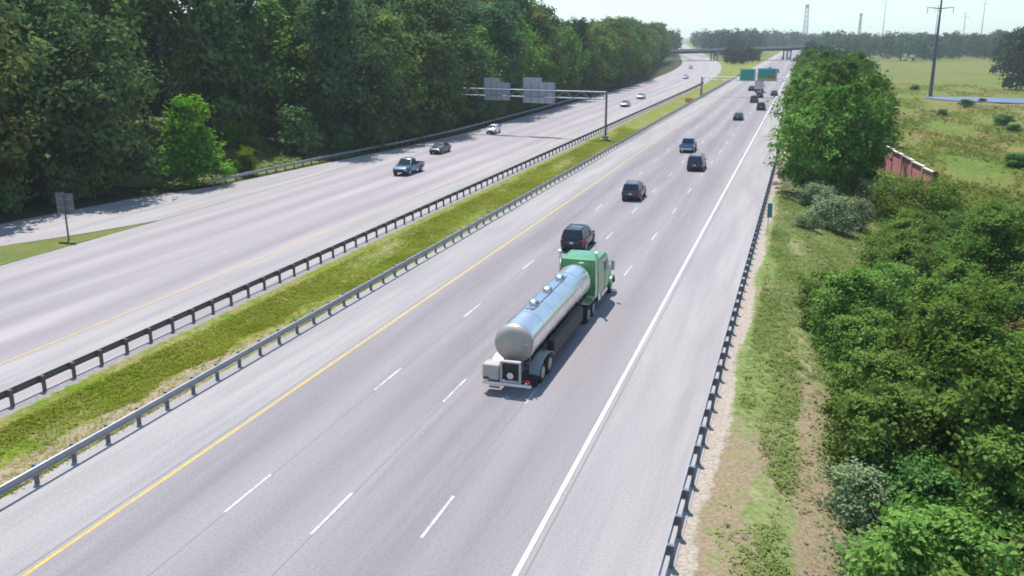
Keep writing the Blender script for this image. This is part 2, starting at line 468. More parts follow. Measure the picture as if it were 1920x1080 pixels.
def dashes(name, mat, cols, start, end, ph, f):
    mb = MB()
    for j, c in enumerate(cols):
        u = start + ph[j]
        while u < end:
            a, b_ = f(u), f(u + 3.05)
            w = .055
            mb.quad((c + a - w, u, .008), (c + a + w, u, .008), (c + b_ + w, u + 3.05, .008), (c + b_ - w, u + 3.05, .008))
            u += 12.19
    tag(mb.build(name, mat), kind='structure')


dashes('lane_dashes', M['worn'], [YEL + 3.66, YEL + 7.32, YEL + 10.97], 5, 700, [7.6, 7.2, 8.1], lambda u: 0)
dashes('left_lane_dashes', M['faded'], [LY - 3.66, LY - 7.32, LY - 10.97], 5, 620, [3, 3, 3], bend)

mb = MB()
for c in (YEL + 3.72, YEL + 7.40, YEL + 10.90, YEL - .28, WHI + .30):
    mb.quad((c - .03, -30, .0065), (c + .03, -30, .0065), (c + .03, 420, .0065), (c - .03, 420, .0065))
tag(mb.build('pavement_seams', plain('seam_tar', (.205, .188, .192), .8, vary=.1)), kind='structure')

# ------------------------------------------------------------------ guardrails
WPROF = [(0, .79), (.045, .77), (.045, .725), (0, .69), (0, .66), (0, .58), (0, .55), (.045, .515), (.045, .47), (0, .45)]


def guardrail(label, f, u0, u1, side, mat, pmat, phase=0.):
    """side: +1 the ribbed face looks to +X (posts behind at -X)"""
    root = empty('guardrail', (f(u0), u0, 0), 0, label, 'guardrail')
    ox, oy = f(u0), u0
    mb = MB(); rows = []; back = []
    us = axis([(u0, min(u1, 280), 4), (280, u1, 8)]) if u1 > 280 else axis([(u0, u1, 3)])
    for u in us:
        ring = [(f(u) - ox + side * d, u - oy, z) for d, z in WPROF] + [(f(u) - ox + side * (d - .02), u - oy, z) for d, z in reversed(WPROF)]
        rows.append(ring)
    mb.loft(rows, True); mb.build('rail_beam', mat, root, smooth=40)
    def post(u):
        p = MB(); x = f(u) - ox - side * .20
        p.box((f(u) - ox - side * .075, u - oy, .62), (.11, .15, .36))
        p.box((x, u - oy, .37), (.12, .15, .84))
        return p
    k = 0; u = u0 + phase; rest = MB()
    while u < u1:
        p = post(u)
        if k < 96: p.build('post', pmat, root)
        else: rest.add(p.v, p.f)
        k += 1; u += 1.905
    if rest.v: tag(rest.build('post', pmat, root), kind='stuff')
    # flared end piece
    e = MB(); e.box((0, -.3, .62), (.10, .6, .34)); e.build('end_piece', mat, root)
    return root


guardrail('steel guardrail with dark posts along the right shoulder, beside the gravel verge', const(-3.05), 14, 420, -1, M['right_rail'], M['post'], .6)
guardrail('blue grey guardrail between the grassy median and the right carriageway', const(-26.25), 14, 420, 1, M['steel'], M['post'], 1.08)
guardrail('dark brown guardrail between the grassy median and the left carriageway', lambda u: -33.45 + bend(u), 16, 330, -1, M['brown_steel'], M['brown_steel'], .9)
guardrail('pale guardrail under the forest edge along the outer side of the left carriageway', interp([(86, -62.2), (112, -60.2), (131, -57.7), (150, -56.6), (200, -56.2), (250, -56.2)]), 87, 240, 1, M['steel'], M['post'], .5)

# ------------------------------------------------------------------ vehicles
def ringbody(y, zb, zt, hw, hwt=None):
    hwt = hw * .93 if hwt is None else hwt
    h = zt - zb
    half = [(hw * .80, zb), (hw * .95, zb + h * .10), (hw, zb + h * .32), (hw * .995, zb + h * .62), (hw * .965, zb + h * .86), (hwt * .93, zt - h * .02), (hwt * .70, zt)]
    return [(x, y, z) for x, z in half] + [(-x, y, z) for x, z in reversed(half)]


def panel(mb, a, b, c, d, inset=.1, off=.012, mi=0):
    """pane lying just proud of the quad a b c d, with its border left free"""
    a, b, c, d = map(Vector, (a, b, c, d)); ce = (a + b + c + d) / 4
    n = (b - a).cross(d - a).normalized() * off
    i = inset
    mb.quad(*[tuple(p + (ce - p) * i + n) for p in (a, b, c, d)], mi=mi)


SPEC = {
    'sedan': dict(low=[(-2.36, .38, .80, .74), (-2.22, .27, 1.00, .86), (-1.5, .2, 1.05, .90), (0, .2, 1.02, .91), (1.0, .2, .98, .90), (1.9, .22, .86, .86), (2.25, .26, .74, .78), (2.36, .34, .62, .66)],
                  cab=(-1.85, 1.05, -1.05, .25, 1.0, 1.44, .83, .62), ax=(-1.40, 1.42), wr=.33),
    'hatchback': dict(low=[(-1.95, .38, .90, .72), (-1.85, .27, 1.02, .80), (-1.2, .2, 1.05, .84), (.7, .2, 1.0, .84), (1.5, .22, .88, .80), (1.9, .28, .72, .70)],
                      cab=(-1.88, .95, -1.45, .20, 1.0, 1.50, .78, .60), ax=(-1.2, 1.22), wr=.31),
    'suv': dict(low=[(-2.36, .42, .95, .80), (-2.25, .32, 1.10, .90), (-1.5, .27, 1.14, .94), (.7, .27, 1.12, .94), (1.5, .28, 1.06, .92), (2.2, .32, .95, .86), (2.38, .40, .78, .74)],
                cab=(-2.26, 1.05, -1.98, .35, 1.1, 1.74, .88, .70), ax=(-1.42, 1.45), wr=.38),
    'van': dict(low=[(-2.55, .40, .95, .84), (-2.48, .28, 1.08, .95), (-1.5, .22, 1.10, .99), (1.0, .22, 1.08, .99), (1.9, .26, .96, .94), (2.4, .30, .80, .86), (2.52, .38, .66, .76)],
                cab=(-2.47, 1.75, -2.28, .85, 1.05, 1.86, .94, .76), ax=(-1.5, 1.55), wr=.35),
    'pickup': dict(low=[(-2.85, .48, .78, .86), (-2.80, .42, .80, .94), (-.75, .36, .80, .97), (-.70, .36, 1.12, .98), (1.1, .36, 1.14, .98), (2.0, .38, 1.08, .95), (2.65, .42, .98, .90), (2.80, .48, .82, .80)],
                   cab=(-.68, 1.35, -.45, .62, 1.1, 1.84, .90, .72), ax=(-1.75, 1.85), wr=.40),
}


def wheel(parent, x, y, r, w, name='wheel'):
    mb = MB(); s = 1 if x > 0 else -1
    prof = [(-w / 2, r * .80), (-w / 2 + .03, r * .97), (-w / 2 + .06, r), (w / 2 - .06, r), (w / 2 - .03, r * .97), (w / 2, r * .80)]
    rings = [[(px, rr * math.cos(2 * math.pi * k / 20), rr * math.sin(2 * math.pi * k / 20)) for k in range(20)] for px, rr in prof]
    mb.loft(rings, True); wo = mb.build(name, M['tyre'], parent, smooth=40, loc=(x, y, r))
    h = MB(); h.tube((s * (w / 2 + .004), 0, 0), (s * (w / 2 + .022), 0, 0), r * .62, r * .55, 16)
    h.tube((s * (w / 2 + .022), 0, 0), (s * (w / 2 + .05), 0, 0), r * .16, r * .12, 10)
    h.build('rim', M['rim'], wo)
    return wo


_paint = {}
def paint(col, metal=.25):
    k = (col, metal)
    if k not in _paint: _paint[k] = plain('vehicle_paint', col, .32, metal, .5, .6, vary=.05)
    return _paint[k]


def car(kind, name, label, cat, col, v, u, away=True, group=None, yaw=0.0, scale=1.0):
    sp = SPEC[kind]; P = paint(col)
    root = empty(name, (v, u, .006), (0 if away else math.pi) + yaw, label, cat, group)
    root.scale = (scale, scale, scale)
    mb = MB(); mb.loft([ringbody(*q) for q in sp['low']]); mb.build('body', P, root, smooth=42)
    y0, y1, ry0, ry1, zb, zr, hb, hr = sp['cab']
    A = [(-hb, y0, zb), (hb, y0, zb), (hb, y1, zb), (-hb, y1, zb)]
    Rr = [(-hr, ry0, zr), (hr, ry0, zr), (hr, ry1, zr), (-hr, ry1, zr)]
    def ring(q, ch):
        out = []
        for i in range(4):
            p, pp, pn = Vector(q[i]), Vector(q[i - 1]), Vector(q[(i + 1) % 4])
            out += [p + (pp - p).normalized() * ch, p + (pn - p).normalized() * ch]
        return out
    top = [(x * .80, ry0 + (y - ry0) * .88 + (ry1 - ry0) * .06, zr + .045) for x, y, z in Rr]
    ca = MB(); ca.loft([ring(A, .06), ring(Rr, .10), ring(top, .12)]); ca.build('cabin', P, root, smooth=35)
    g = MB(); panel(g, A[2], A[3], Rr[3], Rr[2], .10); g.build('windscreen', M['glass'], root)
    g = MB(); panel(g, A[0], A[1], Rr[1], Rr[0], .14); g.build('rear_window', M['glass'], root)
    for sgn in (1, -1):
        q = (A[1], A[2], Rr[2], Rr[1]) if sgn > 0 else (A[3], A[0], Rr[0], Rr[3])
        q = [Vector(p) for p in q]; nwin = 2 if kind in ('sedan', 'hatchback', 'pickup') else 3
        g = MB()
        for k in range(nwin):
            a, b_ = k / nwin, (k + 1) / nwin
            panel(g, q[0].lerp(q[1], a), q[0].lerp(q[1], b_), q[3].lerp(q[2], b_), q[3].lerp(q[2], a), .13)
        g.build('side_window', M['glass'], root)
    lo = sp['low']; yr, yf = lo[0][0], lo[-1][0]; hw = max(q[3] for q in lo)
    for x in (-1, 1):
        mm = MB(); mm.rbox((x * (hw + .09), y1 - .25, zb + .06), (.16, .10, .13), .03); mm.build('mirror', P, root)
        t = MB(); zt_ = lo[1][2] - .22; t.rbox((x * hw * .80, yr + .06, zt_), (.26, .12, .17 if kind != 'suv' else .30), .03); t.build('taillight', M['red_lamp'], root)
        t = MB(); t.rbox((x * hw * .70, yf - .11, lo[-1][2] - .02), (.36, .20, .13), .04); t.build('headlight', M['clear_lamp'], root)
    bm = MB(); bm.rbox((0, yr + .02, lo[0][1] + .10), (hw * 1.75, .16, .22), .05); bm.build('rear_bumper', M['black'] if kind != 'pickup' else M['chrome'], root)
    bm = MB(); bm.rbox((0, yf - .02, lo[-1][1] + .08), (hw * 1.5, .14, .20), .05); bm.build('front_bumper', M['black'], root)
    bm = MB(); bm.rbox((0, yf - .02, lo[-1][1] + .26), (hw * .95, .10, .12), .03); bm.build('grille', M['black'], root)
    pl = MB(); pl.box((0, yr - .03, lo[0][2] - .16), (.31, .012, .155)); pl.build('licence_plate', M['plate'], root)
    if kind == 'pickup':
        bd = MB()
        bd.box((-.93, -1.76, .97), (.10, 2.05, .36)); bd.box((.93, -1.76, .97), (.10, 2.05, .36)); bd.box((0, -2.75, .97), (1.76, .08, .36))
        bd.build('bed_wall', P, root)
        fl = MB(); fl.box((0, -1.75, .815), (1.75, 1.95, .02)); fl.build('bed_floor', M['black'], root)
    if kind in ('suv', 'van'):
        rr = MB()
        for x in (-1, 1): rr.tube((x * hr * .86, ry0 + .2, zr + .09), (x * hr * .86, ry1 - .1, zr + .09), .022, n=6)
        rr.build('roof_rack', M['black'], root)
    for y in sp['ax']:
        for x in (-1, 1):
            ar = MB(); ar.tube((x * (hw - .20), y, sp['wr'] + .02), (x * (hw + .003), y, sp['wr'] + .02), sp['wr'] * 1.16, n=20); ar.build('wheel_arch', M['black'], root)
            wheel(root, x * (hw - .10), y, sp['wr'], .24)
    return root


GV_R = 'traffic heading away on the right carriageway'
GV_L = 'traffic coming towards the viewer on the left carriageway'
car('suv', 'sport_utility_vehicle', 'black boxy SUV just ahead of the green tanker truck', 'car', (.014, .016, .024), -16.3, 69.8, True, GV_R)
car('suv', 'sport_utility_vehicle', 'dark grey SUV alone in its lane, beyond the black SUV', 'car', (.055, .055, .068), -16.05, 93.6, True, GV_R)
car('van', 'minivan', 'dark maroon brown minivan right behind the blue pickup', 'van', (.045, .026, .036), -12.3, 117.2, True, GV_R)
car('pickup', 'pickup_truck', 'blue pickup truck ahead of the maroon minivan', 'pickup truck', (.09, .17, .34), -15.6, 135.8, True, GV_R)
car('sedan', 'sedan', 'dark slate sedan between the blue pickup and the distant traffic', 'car', (.06, .065, .085), -12.3, 190.5, True, GV_R)
car('suv', 'sport_utility_vehicle', 'dark teal SUV in the outer lane beside the roadside trees', 'car', (.035, .065, .070), -9.2, 218.0, True, GV_R)
car('suv', 'sport_utility_vehicle', 'dark green grey SUV leading the teal SUV, one lane further in', 'car', (.06, .085, .085), -12.0, 242.0, True, GV_R)
car('sedan', 'sedan', 'small black sedan right behind the pale box truck', 'car', (.035, .035, .048), -11.7, 262.0, True, GV_R)
car('sedan', 'sedan', 'dark car just left of the pale box truck under the green signs', 'car', (.02, .02, .03), -15.6, 294.0, True, GV_R)
car('sedan', 'sedan', 'dark grey sedan in the outer lane at the edge of the tree crowns', 'car', (.07, .065, .085), -8.2, 272.0, True, GV_R)
car('van', 'van', 'lavender grey van beyond the green signs, before the overpass', 'van', (.25, .24, .36), -12.9, 440.0, True, GV_R)
car('sedan', 'sedan', 'dark car left of the lavender van beyond the green signs', 'car', (.03, .035, .04), -17.0, 470.0, True, GV_R)
car('sedan', 'sedan', 'left one of two dark cars under the distant overpass', 'car', (.02, .03, .03), -17.0, 690.0, True, GV_R)
car('sedan', 'sedan', 'right one of two dark cars under the distant overpass', 'car', (.03, .025, .03), -12.6, 700.0, True, GV_R)
car('pickup', 'pickup_truck', 'blue pickup truck with bright windscreen coming towards the viewer', 'pickup truck', (.055, .13, .23), -45.5, 103.0, False, GV_L)
car('sedan', 'sedan', 'charcoal sedan in the outer lane following the oncoming blue pickup', 'car', (.045, .045, .055), -49.3, 123.0, False, GV_L)
car('hatchback', 'hatchback', 'small white hatchback beneath the sign gantry, next to the forest edge', 'car', (.72, .72, .74), -50.6, 151.0, False, GV_L, scale=.95)
car('sedan', 'sedan', 'silver grey car far off on the left carriageway near the median end', 'car', (.40, .40, .43), -44.6, 368.0, False, GV_L)
car('sedan', 'sedan', 'small grey car far off, leading the silver one towards the overpass', 'car', (.26, .26, .29), -56.0, 480.0, False, GV_L)


def box_truck(label, v, u, away, col, box_col, group, rz=None, z=0.006):
    root = empty('box_truck', (v, u, z), (0 if away else math.pi) if rz is None else rz, label, 'truck', group)
    P, B = paint(col, .0), paint(box_col, .0)
    mb = MB(); mb.loft([ringbody(1.9, .55, 1.55, 1.05), ringbody(3.1, .5, 1.5, 1.08), ringbody(3.9, .5, 1.30, 1.0), ringbody(4.15, .6, 1.05, .9)]); mb.build('bonnet', P, root, smooth=40)
    mb = MB(); mb.loft([[(-1.05, 1.7, .7), (1.05, 1.7, .7), (1.05, 3.2, .7), (-1.05, 3.2, .7)], [(-1.05, 1.7, 1.5), (1.05, 1.7, 1.5), (1.05, 3.2, 1.5), (-1.05, 3.2, 1.5)],
             [(-.92, 1.75, 2.35), (.92, 1.75, 2.35), (.92, 2.75, 2.35), (-.92, 2.75, 2.35)]]); mb.build('cab', P, root, smooth=30)
    g = MB(); panel(g, (1.05, 3.2, 1.5), (-1.05, 3.2, 1.5), (-.92, 2.75, 2.35), (.92, 2.75, 2.35), .1); g.build('windscreen', M['glass'], root)
    for s in (1, -1):
        g = MB(); q = [(s * 1.05, 1.8, 1.5), (s * 1.05, 3.1, 1.5), (s * .93, 2.7, 2.3), (s * .93, 1.85, 2.3)]
        panel(g, *(q if s > 0 else q[::-1]), .12); g.build('side_window', M['glass'], root)
        t = MB(); t.rbox((s * .72, 4.10, .92), (.30, .12, .2), .04); t.build('headlight', M['clear_lamp'], root)
        t = MB(); t.rbox((s * 1.05, -3.87, .95), (.2, .06, .16), .02); t.build('taillight', M['red_lamp'], root)
        t = MB(); t.rbox((s * 1.30, 2.9, 1.7), (.16, .10, .42), .03); t.build('mirror', M['black'], root)
    mb = MB(); mb.rbox((0, -1.15, 2.25), (2.45, 5.4, 2.45), .05); mb.build('cargo_box', B, root)
    mb = MB(); mb.box((0, -3.868, 2.20), (2.1, .02, 2.1)); mb.build('rear_door', B, root)
    mb = MB(); mb.box((0, -.2, .82), (.9, 7.2, .2)); mb.build('frame', M['black'], root)
    mb = MB(); mb.rbox((0, -3.9, .62), (2.3, .14, .2), .04); mb.build('rear_bumper', M['black'], root)
    for y in (-2.3, 3.0):
        for x in (-1, 1): wheel(root, x * .95, y, .48, .32)
    return root


box_truck('pale pinkish white box truck seen from behind under the green signs', -13.0, 287, True, (.6, .5, .5), (.70, .56, .57), GV_R)
car('sedan', 'sedan', 'silver grey sedan beyond the sign gantry in the lane beside the median', 'car', (.33, .33, .37), -40.3, 218.5, False, GV_L)
car('sedan', 'sedan', 'pale grey sedan following the silver one beyond the sign gantry', 'car', (.52, .53, .56), -41.4, 247.0, False, GV_L)

# ------------------------------------------------------------------ the tanker truck
def tanker():
    root = empty('tanker_truck', (-12.25, 38.3, .006), 0, 'green semi truck pulling a polished steel tank trailer in the third lane', 'truck', GV_R)
    zc, r = 2.15, .98
    # tank barrel with domed ends
    mb = MB(); n = 36; rings = []
    prof = [(.75, .10), (.78, .45), (.86, .72), (.98, .90), (1.15, .985), (1.3, 1.0), (5.0, 1.0), (9.0, 1.0), (13.2, 1.0), (13.35, .985), (13.52, .90), (13.64, .72), (13.72, .45), (13.75, .10)]
    for y, k in prof:
        rings.append([(r * k * math.cos(2 * math.pi * i / n), y, zc + r * k * math.sin(2 * math.pi * i / n)) for i in range(n)])
    mb.loft(rings); tk = mb.build('tank', [M['tank'], M['tank_head']], root, smooth=40)
    for p in tk.data.polygons:
        if p.center.y < 1.12: p.material_index = 1
    for y in (1.32, 3.3, 5.3, 7.3, 9.3, 11.3, 13.1):
        b = MB()
        rg = [[((r + d) * math.cos(2 * math.pi * i / n), y + e, zc + (r + d) * math.sin(2 * math.pi * i / n)) for i in range(n)] for d, e in ((.0, -.035), (.022, -.03), (.022, .03), (.0, .035))]
        b.loft(rg, False)
        b.build('tank_band', M['tank'], tk, smooth=40)
    # walkway, manholes and handrail on the crown
    w = MB(); w.box((0, 7.2, zc + r + .035), (.46, 7.0, .05)); w.build('walkway', M['chrome'], tk)
    for y in (4.6, 7.2, 9.8):
        h = MB(); h.tube((0, y, zc + r + .062), (0, y, zc + r + .20), .27, .25, 18); h.tube((0, y, zc + r + .20), (0, y, zc + r + .25), .29, .20, 18); h.build('manhole_lid', M['chrome'], tk)
    # frame under the tank
    f = MB(); f.box((-.42, 6.6, 1.08), (.12, 12.4, .18)); f.box((.42, 6.6, 1.08), (.12, 12.4, .18))
    for y in (1.0, 2.6, 4.4, 7, 10, 12): f.box((0, y, 1.06), (.72, .10, .14))
    for y in (2.2, 6.5, 11.8):
        f.box((-.62, y, 1.24), (.10, .5, .30)); f.box((.62, y, 1.24), (.10, .5, .30))
    f.build('trailer_frame', M['black'], root)
    # rear valve cabinet and bumper
    c = MB(); c.rbox((-.80, .35, 1.02), (.80, .70, .75), .04); c.build('valve_cabinet', plain('dull_cabinet_paint', (.42, .38, .34), .6, vary=.15), root)
    c = MB()
    for x in (-.30, .62): c.rbox((x, .10, 1.05), (.10, .16, 1.0), .03)
    c.rbox((.16, .10, 1.60), (1.02, .22, .10), .03); c.rbox((.16, .10, .62), (.82, .14, .12), .03)
    c.build('rear_frame', plain('dull_frame_paint', (.48, .44, .40), .6, vary=.15), root)
    c = MB(); c.box((.16, .26, 1.12), (.82, .10, .84)); c.build('rear_recess', M['black'], root)
    c = MB(); c.tube((.18, .17, .95), (.18, .02, .95), .12, .12, 14); c.tube((.18, .02, .95), (.18, -.03, .95), .16, .16, 14); c.build('outlet_valve', M['chrome'], root)
    c = MB(); c.rbox((0, .0, .50), (2.40, .12, .16), .03); c.build('rear_bumper', M['chrome'], root)
    for x in (-1, 1):
        t = MB(); t.rbox((x * 1.02, -.02, .72), (.26, .08, .14), .02); t.build('taillight', M['red_lamp'], root)
        fd = MB(); rg = []
        for k in range(9):
            a = math.pi * k / 8
            rg.append([(x * .72, 2.65 - 1.45 * math.cos(a), .62 + .62 * math.sin(a)), (x * 1.24, 2.65 - 1.45 * math.cos(a), .62 + .62 * math.sin(a)),
                       (x * 1.24, 2.65 - 1.41 * math.cos(a), .60 + .60 * math.sin(a)), (x * .72, 2.65 - 1.41 * math.cos(a), .60 + .60 * math.sin(a))])
        fd.loft(rg); fd.build('mudguard', M['steel'], root, smooth=50)
        fl = MB(); fl.box((x * .98, .92, .46), (.52, .02, .60)); fl.build('mud_flap', M['black'], root)
        ld = MB(); ld.rbox((x * .99, 7.4, 1.0), (.40, 6.4, .86), .05); ld.build('shade_box', M['black'], root)  # added black box, stands in for the deep shade beneath the tank
        lg = MB(); lg.box((x * .62, 10.9, .62), (.12, .14, .9)); lg.box((x * .62, 10.9, .16), (.24, .26, .03)); lg.build('landing_leg', M['steel'], root)
    for y in (2.0, 3.3):
        for x in (-1, 1): wheel(root, x * .96, y, .51, .50)
    # ladder on the near right corner
    l = MB()
    for x in (.56, .92): l.tube((x, .72, .9), (x, .72, 2.55), .022, n=6)
    for k in range(5): l.tube((.56, .72, 1.1 + k * .3), (.92, .72, 1.1 + k * .3), .016, n=6)
    l.build('ladder', M['steel'], root)
    # ---- tractor
    G = M['truck_green']
    y = 14.35
    ch = MB(); ch.box((-.42, y + 2.2, .92), (.12, 8.0, .22)); ch.box((.42, y + 2.2, .92), (.12, 8.0, .22)); ch.build('tractor_frame', M['black'], root)
    fw = MB(); fw.tube((0, 12.6, 1.02), (0, 12.6, 1.12), .5, .5, 20); fw.build('fifth_wheel', M['black'], root)
    # sleeper and day cab as one shell
    def rr(hw, yb, yf, z, c=.10):
        return [(-hw + c, yb, z), (hw - c, yb, z), (hw, yb + c, z), (hw, yf - c, z), (hw - c, yf, z), (-hw + c, yf, z), (-hw, yf - c, z), (-hw, yb + c, z)]
    cab = MB(); cab.loft([rr(1.20, y, y + 3.3, .95), rr(1.23, y, y + 3.35, 1.3), rr(1.22, y, y + 3.3, 2.25), rr(1.18, y + .02, y + 2.95, 2.95), rr(1.10, y + .05, y + 2.6, 3.18), rr(.90, y + .2, y + 2.2, 3.25)])
    cb = cab.build('cab', G, root, smooth=35)
    rw = MB(); panel(rw, (-.75, y, 2.25), (.75, y, 2.25), (.75, y + .0, 2.75), (-.75, y + .0, 2.75), .05, .01); rw.build('rear_panel', G, cb)
    ws = MB(); panel(ws, (1.12, y + 3.30, 2.27), (-1.12, y + 3.30, 2.27), (-1.08, y + 2.97, 2.93), (1.08, y + 2.97, 2.93), .06, .02); ws.build('windscreen', M['glass'], cb)
    for s in (1, -1):
        sw = MB(); q = [(s * 1.222, y + 1.9, 2.0), (s * 1.222, y + 3.1, 2.0), (s * 1.20, y + 2.85, 2.75), (s * 1.20, y + 1.9, 2.75)]
        panel(sw, *(q if s > 0 else q[::-1]), .08, .02); sw.build('side_window', M['glass'], cb)
        dr = MB(); dr.box((s * 1.232, y + 2.5, 1.55), (.02, 1.15, 1.0)); dr.build('door', G, cb)
        st = MB(); st.tube((s * 1.12, y - .14, 1.0), (s * 1.12, y - .14, 3.55), .075, n=12); st.tube((s * 1.12, y - .14, 3.55), (s * 1.12, y - .30, 3.78), .075, n=12); st.build('exhaust_stack', M['chrome'], root)
        mi = MB(); mi.rbox((s * 1.52, y + 3.0, 2.25), (.22, .12, .62), .03); mi.tube((s * 1.22, y + 3.0, 2.5), (s * 1.5, y + 3.0, 2.5), .02, n=6); mi.build('mirror', M['chrome'], root)
        ft = MB(); ft.tube((s * .98, y + 1.0, .78), (s * .98, y + 2.7, .78), .30, n=18); ft.build('fuel_tank', M['chrome'], root)
        sk = MB(); sk.box((s * 1.02, y + .55, .80), (.40, .7, .45)); sk.build('battery_box', M['chrome'], root)
        fe = MB(); rg = []
        for k in range(9):
            a = math.pi * k / 8
            rg.append([(s * .70, y + 4.55 - .72 * math.cos(a), .62 + .62 * math.sin(a)), (s * 1.26, y + 4.55 - .72 * math.cos(a), .62 + .58 * math.sin(a)),
                       (s * 1.26, y + 4.55 - .66 * math.cos(a), .58 + .54 * math.sin(a)), (s * .70, y + 4.55 - .66 * math.cos(a), .58 + .56 * math.sin(a))])
        fe.loft(rg); fe.build('fender', G, root, smooth=50)
        hl = MB(); hl.rbox((s * .98, y + 5.25, 1.05), (.34, .18, .22), .05); hl.build('headlight', M['clear_lamp'], root)
        tf = MB(); tf.box((s * .98, 13.05, 1.14), (.55, 2.5, .03)); tf.build('mudguard', M['chrome'], root)
    hd = MB(); hd.loft([rr(.98, y + 3.3, y + 5.3, .85), rr(.98, y + 3.3, y + 5.35, 1.3), rr(.92, y + 3.3, y + 5.25, 1.75), rr(.72, y + 3.3, y + 5.0, 1.92)]); hd.build('bonnet', G, root, smooth=40)
    gr = MB(); gr.rbox((0, y + 5.36, 1.3), (1.1, .08, .8), .03); gr.build('grille', M['chrome'], root)
    bp = MB(); bp.rbox((0, y + 5.50, .58), (2.4, .18, .32), .05); bp.build('front_bumper', M['chrome'], root)
    for yy in (12.0, 13.3, y + 4.55):
        for x in (-1, 1): wheel(root, x * (.96 if yy < y else 1.0), yy, .51, .50 if yy < y else .30)
    return root


tanker()

# ------------------------------------------------------------------ sign gantries and signs
def truss(root, v0, u0, v1, u1, zt, zb, mat, rr=.09, step=1.4, depth=.7):
    ox, oy = root.location.x, root.location.y
    n = max(4, int(math.hypot(v1 - v0, u1 - u0) / step))
    mb = MB()
    for du in (-depth / 2, depth / 2):
        for z in (zt, zb): mb.tube((v0 - ox, u0 - oy + du, z), (v1 - ox, u1 - oy + du, z), rr, n=8)
    web = MB()
    for k in range(n):
        a, b_ = k / n, (k + 1) / n
        pa = (v0 + (v1 - v0) * a - ox, u0 + (u1 - u0) * a - oy); pb = (v0 + (v1 - v0) * b_ - ox, u0 + (u1 - u0) * b_ - oy)
        for du in (-depth / 2, depth / 2):
            z0, z1 = (zt, zb) if k % 2 else (zb, zt)
            web.tube((pa[0], pa[1] + du, z0), (pb[0], pb[1] + du, z1), rr * .5, n=5)
        web.tube((pa[0], pa[1] - depth / 2, zt), (pb[0], pb[1] + depth / 2, zt), rr * .45, n=5)
    mb.build('truss_chord', mat, root); web.build('truss_brace', mat, root)


gr = empty('sign_gantry', (-30.3, 147.5, 0), 0, 'steel truss gantry with grey sign backs spanning the left carriageway', 'sign gantry')
truss(gr, -58.8, 151.6, -30.3, 147.5, 7.5, 6.4, M['steel'], rr=.06)
mb = MB(); mb.tube((0, 0, -.2), (0, 0, 7.7), .19, .16, 14); mb.build('post', M['post'], gr)
mb = MB(); mb.tube((-28.5, 4.1, -.2), (-28.5, 4.1, 7.7), .19, .16, 14); mb.build('post', M['post'], gr)
mb = MB(); mb.tube((0, 0, 0), (0, 0, .55), .55, .5, 14); mb.box((0, 0, .02), (1.6, 1.6, .08)); mb.build('footing', M['concrete'], gr)


def back_panel(v, u, w, z0, z1, tab_w, tab_side, rz):
    """rear of a big road sign, ribs showing, exit tab on top; leans with the truss"""
    p = MB(); ox, oy = gr.location.x, gr.location.y
    cx, cy = v - ox, u - oy
    p.box((cx, cy, (z0 + z1) / 2), (w, .06, z1 - z0), rz)
    p.box((cx + tab_side * (w - tab_w) / 2 * math.cos(rz), cy + tab_side * (w - tab_w) / 2 * math.sin(rz), z1 + .38), (tab_w, .06, .74), rz)
    o = p.build('sign_panel', M['sign_back'], gr)
    q = MB()
    for k in range(5):
        t = (k / 4 - .5) * (w - .5)
        q.box((cx + t * math.cos(rz) + .08 * math.sin(rz), cy + t * math.sin(rz) - .08 * math.cos(rz), (z0 + z1) / 2), (.09, .10, z1 - z0 - .1), rz)
    q.build('rib', M['steel'], o)


rzg = math.atan2(-4.1, 28.5)
back_panel(-49.9, 149.5 + 1.35, 4.9, 5.65, 8.55, 3.0, -1, rzg)
back_panel(-42.2, 148.4 + 1.35, 5.8, 5.35, 8.75, 3.4, -1, rzg)

g2 = empty('sign_gantry', (-27.3, 262, 0), 0, 'white gantry with two green direction signs over the right carriageway, before the overpass', 'sign gantry')
mb = MB(); mb.tube((0, 0, -.25), (0, 0, 5.3), .30, .26, 14); mb.build('post', M['steel'], g2)
mb = MB(); mb.tube((25.3, 0, -.4), (25.3, 0, 5.3), .30, .26, 14); mb.build('post', M['steel'], g2)
truss(g2, -27.3, 262, -2.0, 262, 5.25, 4.45, M['white_metal'], rr=.10, step=1.2, depth=.6)


def front_sign(v, w, z0, z1, strips=False):
    p = MB(); cx = v - g2.location.x
    p.box((cx, -.55, (z0 + z1) / 2), (w, .06, z1 - z0)); o = p.build('sign_panel', M['sign_green'], g2)
    q = MB(); t = .09
    for s in (-1, 1):
        q.box((cx + s * (w / 2 - .16), -.592, (z0 + z1) / 2), (t, .02, z1 - z0 - .2)); q.box((cx, -.592, (z0 + z1) / 2 + s * ((z1 - z0) / 2 - .14)), (w - .42, .02, t))
    q.build('border', M['white_metal'], o)
    q = MB(); q.box((cx + w / 2 + .08, -.5, (z0 + z1) / 2), (.14, .14, z1 - z0 + .4)); q.build('bracket', M['white_metal'], o)
    if strips:
        q = MB(); q.box((cx - w * .02, -.60, z0 + .42), (w * .94, .02, .62)); q.build('yellow_strip', M['sign_yellow'], o)
        q = MB(); q.box((cx + w * .24, -.60, z0 + 1.02), (w * .44, .02, .50)); q.build('red_strip', M['sign_red'], o)


front_sign(-15.2, 4.0, 4.3, 7.5)
front_sign(-10.1, 5.0, 4.4, 7.7, True)

